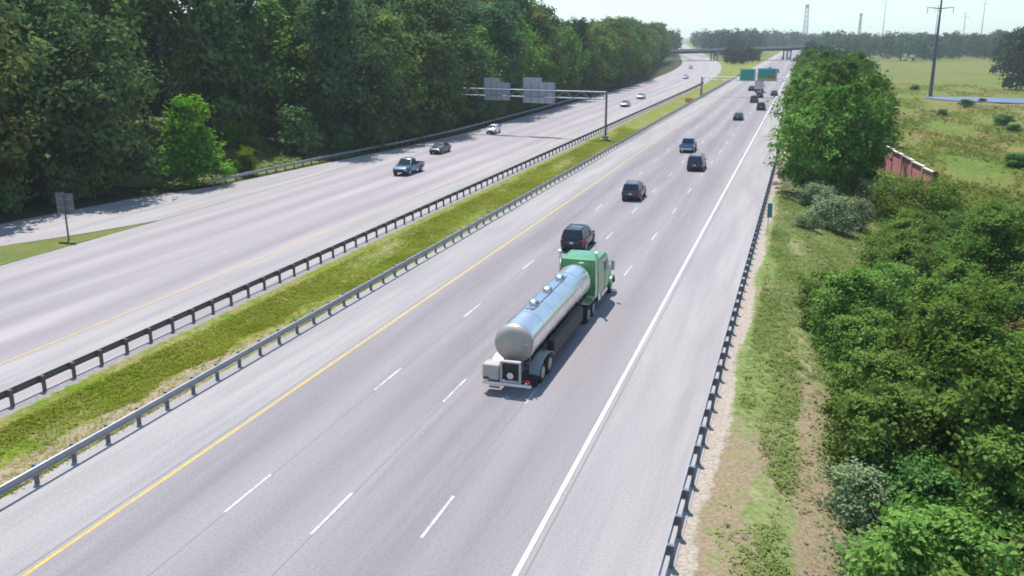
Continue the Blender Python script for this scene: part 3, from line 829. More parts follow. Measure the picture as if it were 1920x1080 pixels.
sg = empty('road_sign', (-56.9, 59.6, -.02), 0, 'grey back of a square road sign on two posts in the grass gore', 'road sign')
mb = MB()
mb.tube((0, 0, 0), (0, 0, 4.0), .075, .07, 10); mb.build('post', M['post'], sg)
mb = MB(); mb.rbox((0, .10, 3.05), (1.75, .05, 1.75), .02); pnl = mb.build('sign_panel', M['post'], sg)
mb = MB(); mb.box((0, .05, 3.45), (1.5, .05, .07)); mb.box((0, .05, 2.7), (1.5, .05, .07)); mb.build('crossbar', M['steel'], pnl)
sg['label'] = 'grey back of a square road sign on one post in the grass gore'

mk = empty('marker_post', (-2.15, 80.5, ground_z(-2.15, 80.5)), 0, 'slim roadside marker with blue green plate and white post behind the right guardrail', 'marker')
mb = MB(); mb.tube((0, 0, 0), (0, 0, 2.3), .045, n=8); mb.build('post', M['white_metal'], mk)
mb = MB(); mb.rbox((.08, -.055, 1.85), (.42, .03, 1.25), .01); mb.build('plate', plain('marker_teal', (.05, .20, .22), .4), mk)

ob = empty('traffic_barrier', (-28.0, 240.0, ground_z(-28, 240)), 0.2, 'bright orange plastic barrier standing in the grassy median', 'barrier')
mb = MB(); mb.loft([[(-.95, -.28, 0), (.95, -.28, 0), (.95, .28, 0), (-.95, .28, 0)], [(-.93, -.22, .25), (.93, -.22, .25), (.93, .22, .25), (-.93, .22, .25)], [(-.9, -.08, .95), (.9, -.08, .95), (.9, .08, .95), (-.9, .08, .95)]])
mb.build('body', M['orange'], ob)
mb = MB(); mb.box((0, -.2, .5), (1.5, .03, .12)); mb.build('reflector', M['white_metal'], ob)

# ------------------------------------------------------------------ overpass
ov = empty('overpass', (-45, 648, 0), 0, 'long dark girder overpass crossing both carriageways in the distance', 'bridge')
A0, A1 = Vector((-104, 614)), Vector((14, 689))
dv = (A1 - A0); ln = dv.length; dn = dv.normalized(); pn = Vector((-dn.y, dn.x))


def ovp(t, s, z):
    p = A0 + dv * t + pn * s
    return (p.x + 45, p.y - 648, z)


def dz(t): return 3.9 + 3.3 * t


mb = MB(); rows = []
for k in range(13):
    t = k / 12; z = dz(t)
    rows.append([ovp(t, -6, z + 1.7), ovp(t, 6, z + 1.7), ovp(t, 6, z + 1.45), ovp(t, -6, z + 1.45)])
mb.loft(rows); mb.build('deck', M['concrete'], ov)
for s in (-4.6, -1.5, 1.5, 4.6):
    mb = MB(); rows = []
    for k in range(13):
        t = k / 12; z = dz(t); rows.append([ovp(t, s - .35, z), ovp(t, s + .35, z), ovp(t, s + .35, z + 1.445), ovp(t, s - .35, z + 1.445)])
    mb.loft(rows); mb.build('girder', M['girder'], ov)
for s in (-5.9, 5.9):
    mb = MB(); rows = []
    for k in range(13):
        t = k / 12; z = dz(t) + 1.705; rows.append([ovp(t, s - .2, z), ovp(t, s + .2, z), ovp(t, s + .12, z + .95), ovp(t, s - .12, z + .95)])
    mb.loft(rows); mb.build('parapet', M['concrete'], ov)
for t in (.375, .56, .765):
    mb = MB()
    for s in (-4.5, 0, 4.5):
        p = ovp(t, s, 0); mb.tube((p[0], p[1], -.2), (p[0], p[1], dz(t) - .6), .55, n=12)
    q = [ovp(t, s, dz(t) - .3) for s in (-5.6, 5.6)]
    mb.tube(q[0], q[1], .42, n=8)
    mb.build('pier', M['concrete'], ov)
for t, t2 in ((-.04, .05), (.955, 1.05)):
    mb = MB(); rows = []
    rows = [[ovp(t, -7, -.1), ovp(t2, -7, -.1), ovp(t2, 7, -.1), ovp(t, 7, -.1)], [ovp(t, -6, dz(t)), ovp(t2, -6, dz(t2) - .02), ovp(t2, 6, dz(t2) - .02), ovp(t, 6, dz(t))]]
    mb.loft(rows); mb.build('abutment', M['concrete'], ov)

# ------------------------------------------------------------------ pylons, wall
def monopole(v, u, h, label, arms, mat, r=.55):
    z = ground_z(v, u); root = empty('power_pole', (v, u, z), -YAW * 0 + R(-8), label, 'power pole', 'power poles over the meadow')
    mb = MB(); mb.tube((0, 0, -.3), (0, 0, h), r, r * .35, 12); mb.build('mast', mat, root)
    mb = MB(); mb.tube((0, 0, -.1), (0, 0, .4), r * 1.7, r * 1.6, 14); mb.build('footing', M['concrete'], root)
    for zz, w in arms:
        mb = MB()
        for s in (-1, 1): mb.tube((0, 0, zz), (s * w, 0, zz + .45), r * .30, r * .14, 8)
        a = mb.build('cross_arm', mat, root)
        mb = MB()
        for s in (-1, 1):
            mb.tube((s * w * .96, 0, zz + .42), (s * w * .96, 0, zz - 1.3), .12, .12, 8)
        mb.build('insulator', M['far_pylon'], a)
    return root


def at(x, y, z):
    """ground spot seen at a picture point, used once to find where far things stand"""
    a = YAW; X, Y = x - 960, y - 540
    fw = 1720 * math.cos(PITCH) - Y * math.sin(PITCH); d = 1720 * math.sin(PITCH) + Y * math.cos(PITCH)
    t = (CAM_H - z) / d; X, D = X * t, fw * t
    return X * math.cos(a) - D * math.sin(a), X * math.sin(a) + D * math.cos(a)


v_, u_ = at(1744, 182, -3.2)
monopole(v_, u_, 36, 'tall dark steel power pole standing in the meadow by the pond', [(27.6, 3.9), (31.5, 4.6), (35, 3.9)], M['pylon'], .62)


def far_pole(x, ytop, dist_y, label, mat, w=2.5):
    v, u = at(x, dist_y, -3.2); z = ground_z(v, u)
    dep = math.hypot(v, u); h = CAM_H + (66 - ytop) * dep / 1720 - z
    return monopole(v, u, h, label, [(h - .8, w), (h - 4.5, w * 1.2)], mat, .5)


far_pole(1748, 18, 112, 'slim power pole just behind and left of the tall dark pole', M['far_pylon'])
far_pole(1801, 30, 106, 'short distant power pole right of the tall dark pole', M['far_pylon'])
far_pole(1834, 10, 108, 'distant power pole near the tall trees at the right', M['far_pylon'])
far_pole(1651, 8, 104, 'distant power pole above the tree line left of the meadow', M['far_pylon'])


def lattice(x, ytop, dist_y, label, w0=6.0, w1=1.6):
    v, u = at(x, dist_y, -3.0); z = ground_z(v, u); dep = math.hypot(v, u); h = CAM_H + (66 - ytop) * dep / 1720 - z
    root = empty('lattice_tower', (v, u, z), R(20), label, 'tower')
    legs = [(-1, -1), (1, -1), (1, 1), (-1, 1)]
    n = 9
    def w(k): return (w0 + (w1 - w0) * (k / n)) / 2
    mb = MB()
    for a, b_ in legs:
        mb.tube((a * w0 / 2, b_ * w0 / 2, 0), (a * w1 / 2, b_ * w1 / 2, h), .28, .2, 6)
    mb.build('leg', M['far_pylon'], root)
    mb = MB()
    for k in range(n):
        z0, z1 = h * k / n, h * (k + 1) / n
        for i in range(4):
            a, b_ = legs[i], legs[(i + 1) % 4]
            mb.tube((a[0] * w(k), a[1] * w(k), z0), (b_[0] * w(k + 1), b_[1] * w(k + 1), z1), .12, .12, 5)
            mb.tube((b_[0] * w(k), b_[1] * w(k), z0), (a[0] * w(k + 1), a[1] * w(k + 1), z1), .12, .12, 5)
    mb.build('brace', M['far_pylon'], root)
    mb = MB()
    for k in range(8):
        t = 2 * math.pi * k / 8
        mb.rbox((1.5 * math.cos(t), 1.5 * math.sin(t), h - 2.4), (.7, .7, 4.6), .1)
    mb.build('antenna', M['white_metal'], root)


lattice(1507, 15, 96, 'pale lattice mast with antennas behind the tree line beyond the overpass', 5.5, 3.2)
lattice(1608, 30, 95, 'faint lattice mast above the far tree line, right of the overpass', 3.5, 1.6)

wl = empty('boundary_wall', (0, 0, 0), 0, 'red panelled wall with cream stepped caps beside the meadow', 'wall')
Wa, Wb = at(1655, 309, -2.0), at(1750, 357, -2.0)
wl.location = (Wa[0], Wa[1], 0)
Np = 5
for k in range(Np):
    p0 = (Wa[0] + (Wb[0] - Wa[0]) * k / Np, Wa[1] + (Wb[1] - Wa[1]) * k / Np)
    p1 = (Wa[0] + (Wb[0] - Wa[0]) * (k + 1) / Np, Wa[1] + (Wb[1] - Wa[1]) * (k + 1) / Np)
    dx, dy = p1[0] - p0[0], p1[1] - p0[1]; le = math.hypot(dx, dy); rz = math.atan2(dy, dx)
    zt = .70 - .16 * k; zb = -2.9
    cx, cy = (p0[0] + p1[0]) / 2 - Wa[0], (p0[1] + p1[1]) / 2 - Wa[1]
    mb = MB(); mb.box((cx, cy, (zt + zb) / 2), (le - .36, .16, zt - zb), rz); pa = mb.build('wall_panel', M['wall_red'], wl)
    mb = MB(); mb.box((cx, cy, zt + .08), (le - .34, .42, .14), rz); mb.build('cap', M['wall_cap'], pa)
    mb = MB(); mb.box((p0[0] - Wa[0], p0[1] - Wa[1], (zt + zb) / 2 + .15), (.32, .40, zt - zb + .3), rz); mb.build('wall_post', M['wall_cap'], wl)
mb = MB(); mb.box((Wb[0] - Wa[0], Wb[1] - Wa[1], -1.3), (.5, .5, 3.2), rz); mb.build('wall_post', M['bark'], wl)

# rubble behind the right rail, under the trees
rg = random.Random(3); mb = MB()
for k in range(70):
    v = rg.uniform(-2.5, -.2); u = rg.uniform(104, 128); s = rg.uniform(.15, .5); z = ground_z(v, u)
    rows = []
    for j in range(4):
        zz = z - .1 + s * 1.1 * j / 3; f = (.8, 1.0, .75, .3)[j]
        rows.append([(v + s * f * math.cos(t * 1.047) * rg.uniform(.8, 1.2), u + s * f * math.sin(t * 1.047) * rg.uniform(.8, 1.2), zz + rg.uniform(-.05, .05)) for t in range(6)])
    mb.loft(rows)
tag(mb.build('rubble', M['rock']), 'brown and grey rubble lying behind the right guardrail under the trees', 'rubble', kind='stuff')

# ------------------------------------------------------------------ foliage
def leaf_mesh(name, mat, P, N, S, rng, aspect=.62):
    """one small bent leaf-sized face pair per row of P"""
    n = len(P)
    N = N / (np.linalg.norm(N, axis=1, keepdims=True) + 1e-9)
    a = rng.normal(size=(n, 3)); T = np.cross(N, a); T /= (np.linalg.norm(T, axis=1, keepdims=True) + 1e-9)
    B = np.cross(N, T); s = S[:, None]
    V = np.empty((n, 4, 3))
    V[:, 0] = P - T * s * .5; V[:, 1] = P + B * s * aspect * .5 + N * s * .08
    V[:, 2] = P + T * s * .5; V[:, 3] = P - B * s * aspect * .5 + N * s * .08
    me = bpy.data.meshes.new(name)
    me.vertices.add(n * 4); me.vertices.foreach_set('co', V.reshape(-1).astype(np.float32))
    me.loops.add(n * 4); me.loops.foreach_set('vertex_index', np.arange(n * 4, dtype=np.int32))
    me.polygons.add(n); me.polygons.foreach_set('loop_start', np.arange(0, n * 4, 4, dtype=np.int32))
    me.polygons.foreach_set('loop_total', np.full(n, 4, np.int32))
    me.materials.append(mat); me.update(calc_edges=True)
    return me


def crown(name, mat, seed, H, zb, Rr, n, leaf, lobes=14, profile='oak', clumps=9, spread=.34):
    rng = np.random.default_rng(seed)
    pts, nor, siz = [], [], []
    L_ = []
    for k in range(lobes):
        t = (k + .5) / lobes + rng.uniform(-.05, .05)
        z = zb + (H - zb) * (.10 + .80 * t)
        if profile == 'oak': w = math.sin(math.pi * min(.98, .12 + .80 * t)) ** .6
        elif profile == 'cone': w = (1.05 - t) ** .75
        elif profile == 'column': w = .8 * math.sin(math.pi * min(.97, .15 + .75 * t)) ** .4
        else: w = math.sqrt(max(.05, 1 - (t * .96) ** 2))
        ang = k * 2.4 + rng.uniform(-.6, .6); rad = Rr * w * rng.uniform(.30, .72)
        lr = Rr * rng.uniform(.36, .58) * (.65 + .35 * w)
        L_.append((rad * math.cos(ang), rad * math.sin(ang), z, lr))
    per = n // (lobes * clumps) + 1
    for (x, y, z, lr) in L_:
        for c in range(clumps):
            d = rng.normal(size=3); d /= np.linalg.norm(d); d[2] = d[2] * .9 + .12
            cc = np.array([x, y, z]) + d * lr * rng.uniform(.6, 1.08) * np.array([1, 1, .8])
            cnt = int(per * rng.uniform(.5, 1.5)); lsz = rng.uniform(.75, 1.4)
            p = cc + rng.normal(size=(cnt, 3)) * lr * spread * np.array([1, 1, .7])
            siz.append(np.full(cnt, lsz)); pts.append(p); nor.append(np.tile(d, (cnt, 1)) * .7 + np.array([0, 0, .65]) + rng.normal(size=(cnt, 3)) * .5)
    P = np.concatenate(pts); N = np.concatenate(nor)
    P[:, 2] = np.clip(P[:, 2], .05, None)
    S = leaf * rng.uniform(.6, 1.35, len(P)) * np.concatenate(siz)
    return leaf_mesh(name, mat, P, N, S, rng)


def trunk_mesh(name, seed, H, r, zb, Rr, limbs=7, mat=None):
    rg = random.Random(seed); mb = MB()
    lean = rg.uniform(-.5, .5), rg.uniform(-.5, .5)
    top = H * .82
    pts = [(lean[0] * t * t * 1.2, lean[1] * t * t * 1.2, -.3 + (top + .3) * t) for t in (0, .04, .3, .6, 1)]
    mb.limb(pts, [r * 1.5, r * 1.05, r * .85, r * .55, r * .12], 9)
    for k in range(limbs):
        t = rg.uniform(.30, .85); z = max(zb * .9, H * t * .82)
        an = k * 2.4 + rg.uniform(-.4, .4); ln_ = Rr * rg.uniform(.55, .9)
        b0 = (lean[0] * t * t, lean[1] * t * t, z)
        b1 = (b0[0] + ln_ * .5 * math.cos(an), b0[1] + ln_ * .5 * math.sin(an), z + ln_ * .35)
        b2 = (b0[0] + ln_ * math.cos(an), b0[1] + ln_ * math.sin(an), z + ln_ * .85)
        mb.limb([b0, b1, b2], [r * .38, r * .24, r * .05], 6)
    me = bpy.data.meshes.new(name); me.from_pydata(mb.v, [], mb.f); me.materials.append(mat or M['bark'])
    me.polygons.foreach_set('use_smooth', [True] * len(me.polygons)); me.update()
    return me


KIND = {}
def kind(key, mat, seed, H, zb, Rr, n, leaf, r=.3, bark=None, **kw):
    KIND[key] = (crown('crown', mat, seed, H, zb, Rr, n, leaf, **kw), trunk_mesh('trunk', seed, H, r, zb, Rr, mat=bark), H)


kind('forest1', L['forest'], 11, 22, 1.2, 5.6, 7500, .62, .34, lobes=20)
kind('forest2', L['forest_blue'], 12, 24, 1.6, 5.0, 7500, .60, .32, lobes=22, profile='column')
kind('forest3', L['forest_warm'], 13, 20, .8, 5.4, 7000, .60, .30, bark=M['pale_bark'], lobes=18)
kind('forest4', L['forest'], 14, 17, .4, 4.8, 6500, .55, .26, lobes=16)
kind('forest5', L['verge_tree'], 18, 19, .6, 6.2, 7500, .60, .30, bark=M['pale_bark'], lobes=12, spread=.30)
kind('sunny', L['sunny'], 15, 10.5, .0, 3.3, 6500, .42, .18, lobes=17, profile='cone')
kind('under1', L['forest'], 16, 6.0, .2, 3.2, 3000, .42, .10, lobes=9)
kind('under2', L['forest_warm'], 17, 5.0, .2, 2.8, 2600, .40, .10, lobes=8)
kind('verge1', L['road_tree'], 21, 13.5, 1.6, 4.8, 8500, .42, .26, lobes=15, spread=.24)
kind('verge2', L['road_tree'], 22, 11.5, 1.2, 4.2, 7500, .40, .22, lobes=13, spread=.24)
kind('verge3', L['shrub'], 23, 9.0, .5, 3.6, 7000, .36, .18, lobes=12, spread=.24)
kind('shrub1', L['shrub'], 31, 4.6, .2, 2.5, 15000, .17, .08, lobes=11, clumps=12, spread=.24)
kind('shrub2', L['shrub_dark'], 32, 3.8, .1, 2.3, 13000, .17, .08, lobes=10, clumps=12, spread=.24)
kind('shrub3', L['shrub'], 33, 6.6, .3, 2.6, 18000, .19, .10, lobes=15, clumps=12, profile='column', spread=.24)
kind('shrub6', L['verge_tree'], 36, 7.6, .6, 3.2, 20000, .20, .13, lobes=14, clumps=12, spread=.22)
kind('shrub7', L['rust'], 37, 3.0, .1, 2.0, 9000, .16, .07, lobes=8, clumps=11, spread=.24)
kind('shrub4', L['shrub_pale'], 34, 1.8, .05, 1.3, 3500, .14, .04, lobes=8, clumps=10)
kind('shrub5', L['shrub_olive'], 35, 3.2, .1, 2.2, 14000, .13, .07, lobes=11, clumps=12)
kind('far1', L['far'], 41, 20, .0, 6.0, 1500, 1.25, .35, lobes=14, clumps=7)
kind('far2', L['far'], 42, 23, .0, 6.5, 1600, 1.25, .35, lobes=16, clumps=7)


def plant(key, name, v, u, label, cat, group, sc=1.0, rot=None, rnd=random, sz=None, mat=None, z=None):
    cm, tm, H = KIND[key]
    root = empty(name, (v, u, ground_z(v, u) if z is None else z), rnd.uniform(0, 6.28) if rot is None else rot, label, cat, group)
    root.scale = (sc, sc, sc if sz is None else sz)
    a = bpy.data.objects.new('trunk' if cat == 'tree' else 'stem', tm); C.objects.link(a); a.parent = root
    c = bpy.data.objects.new('crown' if cat == 'tree' else 'foliage', cm); C.objects.link(c); c.parent = root
    if mat is not None:
        c.material_slots[0].link = 'OBJECT'; c.material_slots[0].material = mat
    return root


rt = random.Random(5)
def forest_edge(u):
    if u < 150: return ramp_l(u) - 3.2
    return -58.5 + bend(u) - 2.0 * sstep(138, 146, u) * (1 - sstep(160, 170, u)) - 9 * sstep(330, 470, u)


# left forest, front rows
FL = [('forest1', 'tall dark green tree in the forest edge along the left carriageway'),
      ('forest2', 'tall slender blue green tree in the forest along the left carriageway'),
      ('forest3', 'olive green tree with pale bark in the forest along the left carriageway'),
      ('forest4', 'shorter dark tree in the front of the forest along the left carriageway'),
      ('forest5', 'broad lighter green tree in the forest along the left carriageway')]
count = 0
for row, (off, sp, u0, u1) in enumerate(((2.2, 7.0, 58, 600), (8.5, 8.0, 66, 560), (15, 8.5, 76, 420))):
    u = u0
    while u < u1:
        v = forest_edge(u) - off + rt.uniform(-1.5, 1.5)
        clearing = 80 < u < 117 and row == 0 or 86 < u < 117 and row == 1
        if not clearing:
            k = rt.choice((0, 1, 2, 3, 4, 4, 2)) if row == 0 else rt.choice((0, 1, 4, 2, 0))
            kk, lab = FL[k]
            plant(kk, 'forest_tree', v, u + rt.uniform(-1.5, 1.5), lab, 'tree', 'trees of the forest left of the highway', rt.uniform(.86, 1.12) * (1 + .13 * row * (u < 230)), rnd=rt)
            count += 1
        u += sp * (1.0 if u < 260 else 1.5) * rt.uniform(.8, 1.2)
# the bright young tree, the clearing and the understorey
plant('sunny', 'young_tree', -64.6, 87.0, 'bright yellow green young tree standing before the dark forest by the off ramp', 'tree', None, 1.12, rnd=rt, sz=.98)
plant('under2', 'shrub', -63.4, 95.5, 'bright green rounded bush in the sunny gap right of the bright young tree', 'bush', None, .62, rnd=rt, mat=L['sunny'])
plant('under1', 'shrub', -72.0, 104.5, 'light green bush at the back of the sunny gap', 'bush', None, .6, rnd=rt, mat=L['sunny'])
plant('under2', 'shrub', -70.5, 107.0, 'light green bush at the far right of the sunny gap', 'bush', None, .7, rnd=rt, mat=L['sunny'])
plant('under1', 'young_tree', -76.5, 71.5, 'light green young tree at the far left beside the off ramp', 'tree', None, 1.45, rnd=rt, mat=L['verge_tree'])
plant('sunny', 'young_tree', -61.0, 158.0, 'yellow green tree hanging out of the dark forest left of the gantry signs', 'tree', None, 1.15, rnd=rt)
plant('sunny', 'young_tree', -58.6, 202.0, 'pale yellow green sapling right of the gantry signs', 'tree', None, .75, rnd=rt)
u = 56
while u < 330:
    if not 80 < u < 108:
        v = forest_edge(u) + rt.uniform(-1.2, .6)
        plant(rt.choice(('under1', 'under2')), 'shrub', v, u, 'low dark bush at the foot of the forest along the left carriageway', 'bush', 'bushes at the foot of the left forest', rt.uniform(.55, 1.0), rnd=rt)
    if not 80 < u < 108:
        plant('under1', 'shrub', forest_edge(u) - 6 + rt.uniform(-2, 2), u + 2, 'low dark bush at the foot of the forest along the left carriageway', 'bush', 'bushes at the foot of the left forest', rt.uniform(.8, 1.3), rnd=rt)
    u += rt.uniform(3.5, 6.0) * (1 if u < 200 else 1.6)

# sunlit trees further along the left side
for (v, u, s) in ((-66, 290, .9), (-68, 318, .8), (-74, 352, .85), (-76, 395, .8), (-90, 470, .8)):
    plant('verge1', 'roadside_tree', v, u, 'lighter green sunlit tree before the forest, towards the overpass', 'tree', 'sunlit trees before the forest', s, rnd=rt)

# right hand tree group over the guardrail
TR = [(.6, 102, 'verge3', 1.0), (4.4, 107, 'verge1', .94), (6.4, 116, 'verge2', 1.0), (1.6, 117, 'verge2', .95), (4.6, 126, 'verge1', 1.1),
      (.6, 130, 'verge3', 1.2), (6.8, 134, 'verge2', 1.2), (3.6, 141, 'verge2', 1.15), (.4, 148, 'verge3', 1.25), (7.2, 150, 'verge1', 1.0), (3.4, 158, 'verge1', .95), (.6, 166, 'verge3', 1.2)]
for i, (v, u, k, s) in enumerate(TR):
    lab = 'green roadside tree in the thick group beside the right guardrail'
    if i == 0: lab = 'nearest big roadside tree, its crown leaning over the right guardrail'
    plant(k, 'roadside_tree', v, u, lab, 'tree', 'roadside trees right of the highway', s, rnd=rt)
u = 170
while u < 640:
    for off in (1.0, 5.5, 10.5):
        plant(rt.choice(('verge1', 'verge2', 'verge3')) if u < 330 else 'far1', 'roadside_tree', off + rt.uniform(-.6, 1.4), u + rt.uniform(-4, 4),
              'green tree in the row along the right shoulder towards the overpass', 'tree', 'tree row right of the highway', rt.uniform(.85, 1.1) if u < 330 else rt.uniform(.5, .68), rnd=rt)
    u += rt.uniform(8, 10.5) * (1 if u < 300 else 1.6)

# shrubs on the near right bank
SH = [('shrub1', 'leafy mid green shrub on the right bank'), ('shrub2', 'dark green shrub on the right bank'), ('shrub3', 'tall upright green shrub on the right bank'),
      ('shrub5', 'olive green shrub on the right bank'), ('shrub6', 'young tree with lumpy green crown on the right bank'), ('shrub7', 'shrub with reddish brown tips on the right bank')]
rs = random.Random(21)
def bank_edge(u):
    return interp([(20, 4.5), (48, 4.5), (54, 3.4), (58, 5.4), (68, 7.2), (78, 9.0), (100, 10.5)])(u)


u = 20.0
while u < 92:
    v = bank_edge(u) + rs.uniform(-.3, .5); first = True
    while v < .215 * u + 5.5:
        w = rs.random()
        k = 0 if w < .38 else (1 if w < .54 else (2 if w < .72 else (3 if w < .77 else (4 if w < .92 else 5))))
        if first and k in (2, 4): k = 0
        if u > 76 and k == 4: k = 1
        kk, lab = SH[k]
        lab += ' beside the guardrail verge' if first else ''
        sc = rs.uniform(.6, 1.12)
        if 58 < u < 76: sc = rs.uniform(.8, 1.15)
        plant(kk, 'shrub', v, u + rs.uniform(-1, 1), lab, 'shrub', 'shrubs on the right bank', sc, rnd=rs)
        first = False
        v += rs.uniform(2.6, 4.2)
    u += rs.uniform(2.8, 3.9)
plant('shrub1', 'shrub', 2.3, 55.0, 'small round green bush standing out on the grassy bank beside the guardrail', 'shrub', None, .8, rnd=rs)
for (v, u, s) in ((3.2, 88, 1.5), (2.0, 96, 1.3), (5.4, 92, 1.4), (1.2, 84, .8), (5.6, 62, .9), (2.9, 33, 1.0), (3.1, 27.5, 1.1), (9.5, 33, 1.2), (8.0, 27, 1.2)):
    plant('shrub4', 'weed_clump', v, u, 'pale grey green weed clump on the right bank', 'weeds', 'weed clumps on the right bank', s, rnd=rs)
plant('shrub5', 'shrub', 12.8, 97, 'yellow green bush right in front of the red wall', 'shrub', None, 1.5, rnd=rs)
plant('shrub5', 'shrub', 10.0, 99, 'broad olive bush left of the red wall', 'shrub', None, 1.4, rnd=rs)
# scrub in the meadow
for (x, y, s) in ((1812, 200, 1.0), (1880, 233, 1.1), (1767, 217, .7), (1715, 168, .9), (1905, 315, 1.0), (1842, 190, .6), (1900, 245, .8)):
    v, u = at(x, y, -3.0)
    plant('shrub2', 'shrub', v, u, 'dark low bush scattered on the meadow', 'shrub', 'bushes on the meadow', s, rnd=rs, sz=s * .55)

# trees round the meadow and beyond
FT = 'trees round the meadow and beyond the overpass'
for (x, y, s, lab) in ((1905, 168, 1.0, 'tall tree at the right edge of the meadow'), (1925, 160, 1.1, 'tall tree at the right edge of the meadow'), (1880, 140, .95, 'tall tree at the right edge of the meadow'),
                       (1895, 128, 1.0, 'tall tree at the right edge of the meadow'), (1910, 140, 1.05, 'tall tree at the right edge of the meadow')):
    v, u = at(x, y, -3.1); plant('far2', 'meadow_tree', v, u, lab, 'tree', FT, s, rnd=rs)
for k in range(46):
    x = 1560 + k * 7.6 + rs.uniform(-3, 3); y = rs.uniform(103, 112) - (10 if x < 1740 else 0)
    v, u = at(x, y, -3.1); plant(rs.choice(('far1', 'far2')), 'meadow_tree', v, u, 'hazy green tree in the line closing off the meadow', 'tree', FT, rs.uniform(.8, 1.1), rnd=rs)
for (x, y, s) in ((1362, 119, .46), (1370, 118, .50), (1379, 119, .48), (1387, 117.5, .52), (1395, 118, .46), (1403, 117, .50), (1411, 117, .46), (1420, 116, .40), (1391, 121, .38), (1374, 121, .40)):
    v, u = at(x, y, 0); plant('far1', 'median_tree', v, u, 'dark tree in the median before the overpass', 'tree', 'trees in the median by the overpass', s, rnd=rs)

# far woodland, one mass beyond the overpass
rng = np.random.default_rng(77); PP, NN = [], []
def wood(v0, v1, u0, u1, cnt, h0, h1):
    for _ in range(cnt):
        v, u = rng.uniform(v0, v1), rng.uniform(u0, u1)
        if -29 < v < 0 and u < 1140: continue
        if bend(u) - 58 < v < bend(u) - 30: continue
        h = rng.uniform(h0, h1); z0 = ground_z(v, u)
        n = 150
        d = rng.normal(size=(n, 3)); d /= np.linalg.norm(d, axis=1, keepdims=True)
        r = np.array([6.0, 6.0, h * .46]) * rng.uniform(.8, 1.15)
        PP.append(np.array([v, u, z0 + h * .52]) + d * r * rng.uniform(.7, 1.05, (n, 1))); NN.append(d + np.array([0, 0, .4]) + rng.normal(size=(n, 3)) * .5)


wood(-420, -40, 690, 1000, 420, 17, 24)
wood(-330, -85, 330, 620, 120, 17, 22)
wood(-200, -100, 120, 330, 60, 18, 23)
wood(-320, 280, 1150, 1420, 460, 17, 23)
wood(-150, -96, 50, 140, 70, 9, 20)
wood(-110, -84, 120, 330, 90, 10, 19)
wood(5, 420, 760, 1150, 260, 16, 24)
P_ = np.concatenate(PP); N_ = np.concatenate(NN)
me = leaf_mesh('woodland', L['far'], P_, N_, rng.uniform(1.4, 3.0, len(P_)), rng, .8)
o = bpy.data.objects.new('woodland', me); C.objects.link(o)
tag(o, 'hazy blue green woodland closing the view beyond the overpass and forest', 'woodland', kind='stuff')


# ------------------------------------------------------------------ grass tufts
def tufts(name, mat, label, n, fn, h0, h1, w, seed):
    rng = np.random.default_rng(seed)
    pts = fn(rng, n)
    n = len(pts); Z = np.array([ground_z(a, b_) for a, b_ in pts]) + .01
    base = np.column_stack([pts, Z])
    k = 4
    P = np.repeat(base, k, axis=0); m_ = len(P)
    P[:, :2] += rng.normal(size=(m_, 2)) * .10; P[:, 2] += rng.uniform(.02, .55, m_) ** 1.3 * h1
    N = np.column_stack([rng.normal(size=m_) * .28, rng.normal(size=m_) * .28, np.ones(m_)])
    me = leaf_mesh(name, mat, P, N, rng.uniform(h0, h1, m_) * 1.0, rng, w)
    o = bpy.data.objects.new(name, me); C.objects.link(o)
    tag(o, label, 'grass', kind='stuff')


def med(rng, n):
    u = 18 + 150 * rng.random(n) ** 1.7; v = rng.uniform(-31.9, -26.8, n)
    keep = np.sin(v * 1.3 + u * .21) + np.sin(u * .13 - v * .7) + rng.normal(size=n) * .7 > -1.0
    keep &= ~((v > -28.9 + .4 * np.sin(u)) & (v < -27.0) & (u < 52)) | (rng.random(n) < .15)
    return np.column_stack([v, u])[keep]


def vrg(rng, n):
    u = 18 + 105 * rng.random(n) ** 1.4; v = rng.uniform(-1.7, 8.5, n)
    k = np.sin(v * 2.0 + u * .3) + np.sin(u * .23 - v * 1.1) + rng.normal(size=n) * .8 > -.9
    k &= ~((v > .9) & (v < 2.6) & (u < 46)) | (rng.random(n) < .12)
    k &= ~((u < 40) & (v < 1.0) & (np.sin(v * 1.9 + 1) + np.sin(u * .55 + v) + rng.normal(size=n) * .5 < .6))
    k &= (v < np.interp(u, [20, 58, 75, 100], [4.5, 5.5, 8, 9]))
    return np.column_stack([v, u])[k]


tufts('median_grass_blades', L['grass'], 'short yellow green grass growing along the median', 60000, med, .10, .24, .22, 3)
tufts('verge_grass_blades', L['verge_grass'], 'rough pale green grass and weeds on the right verge', 52000, vrg, .12, .34, .20, 4)

def mdw(rng, n):
    u = 88 + 330 * rng.random(n) ** 1.5; v = 9 + rng.random(n) * (.24 * u - 2)
    k = np.sin(v * .35 + u * .06) + np.sin(u * .11 - v * .21) + rng.normal(size=n) * .5 > -.2
    k &= ~((np.abs(v - 62) < 28) & (np.abs(u - 318) < 20))
    return np.column_stack([v, u])[k]


L['meadow_grass'] = leafy('meadow_grass_blades', (.105, .160, .022), (.270, .265, .070), .06, .3, 0)
def gap(rng, n):
    u = rng.uniform(88, 118, n); v = rng.uniform(-84, -64, n)
    return np.column_stack([v, u])


tufts('clearing_grass_blades', L['verge_grass'], 'tall sunlit grass in the gap of the left forest', 5000, gap, .35, .8, .3, 8)
tufts('meadow_grass', L['meadow_grass'], 'rough tall grass and seed heads on the meadow', 30000, mdw, .30, .90, .28, 6)

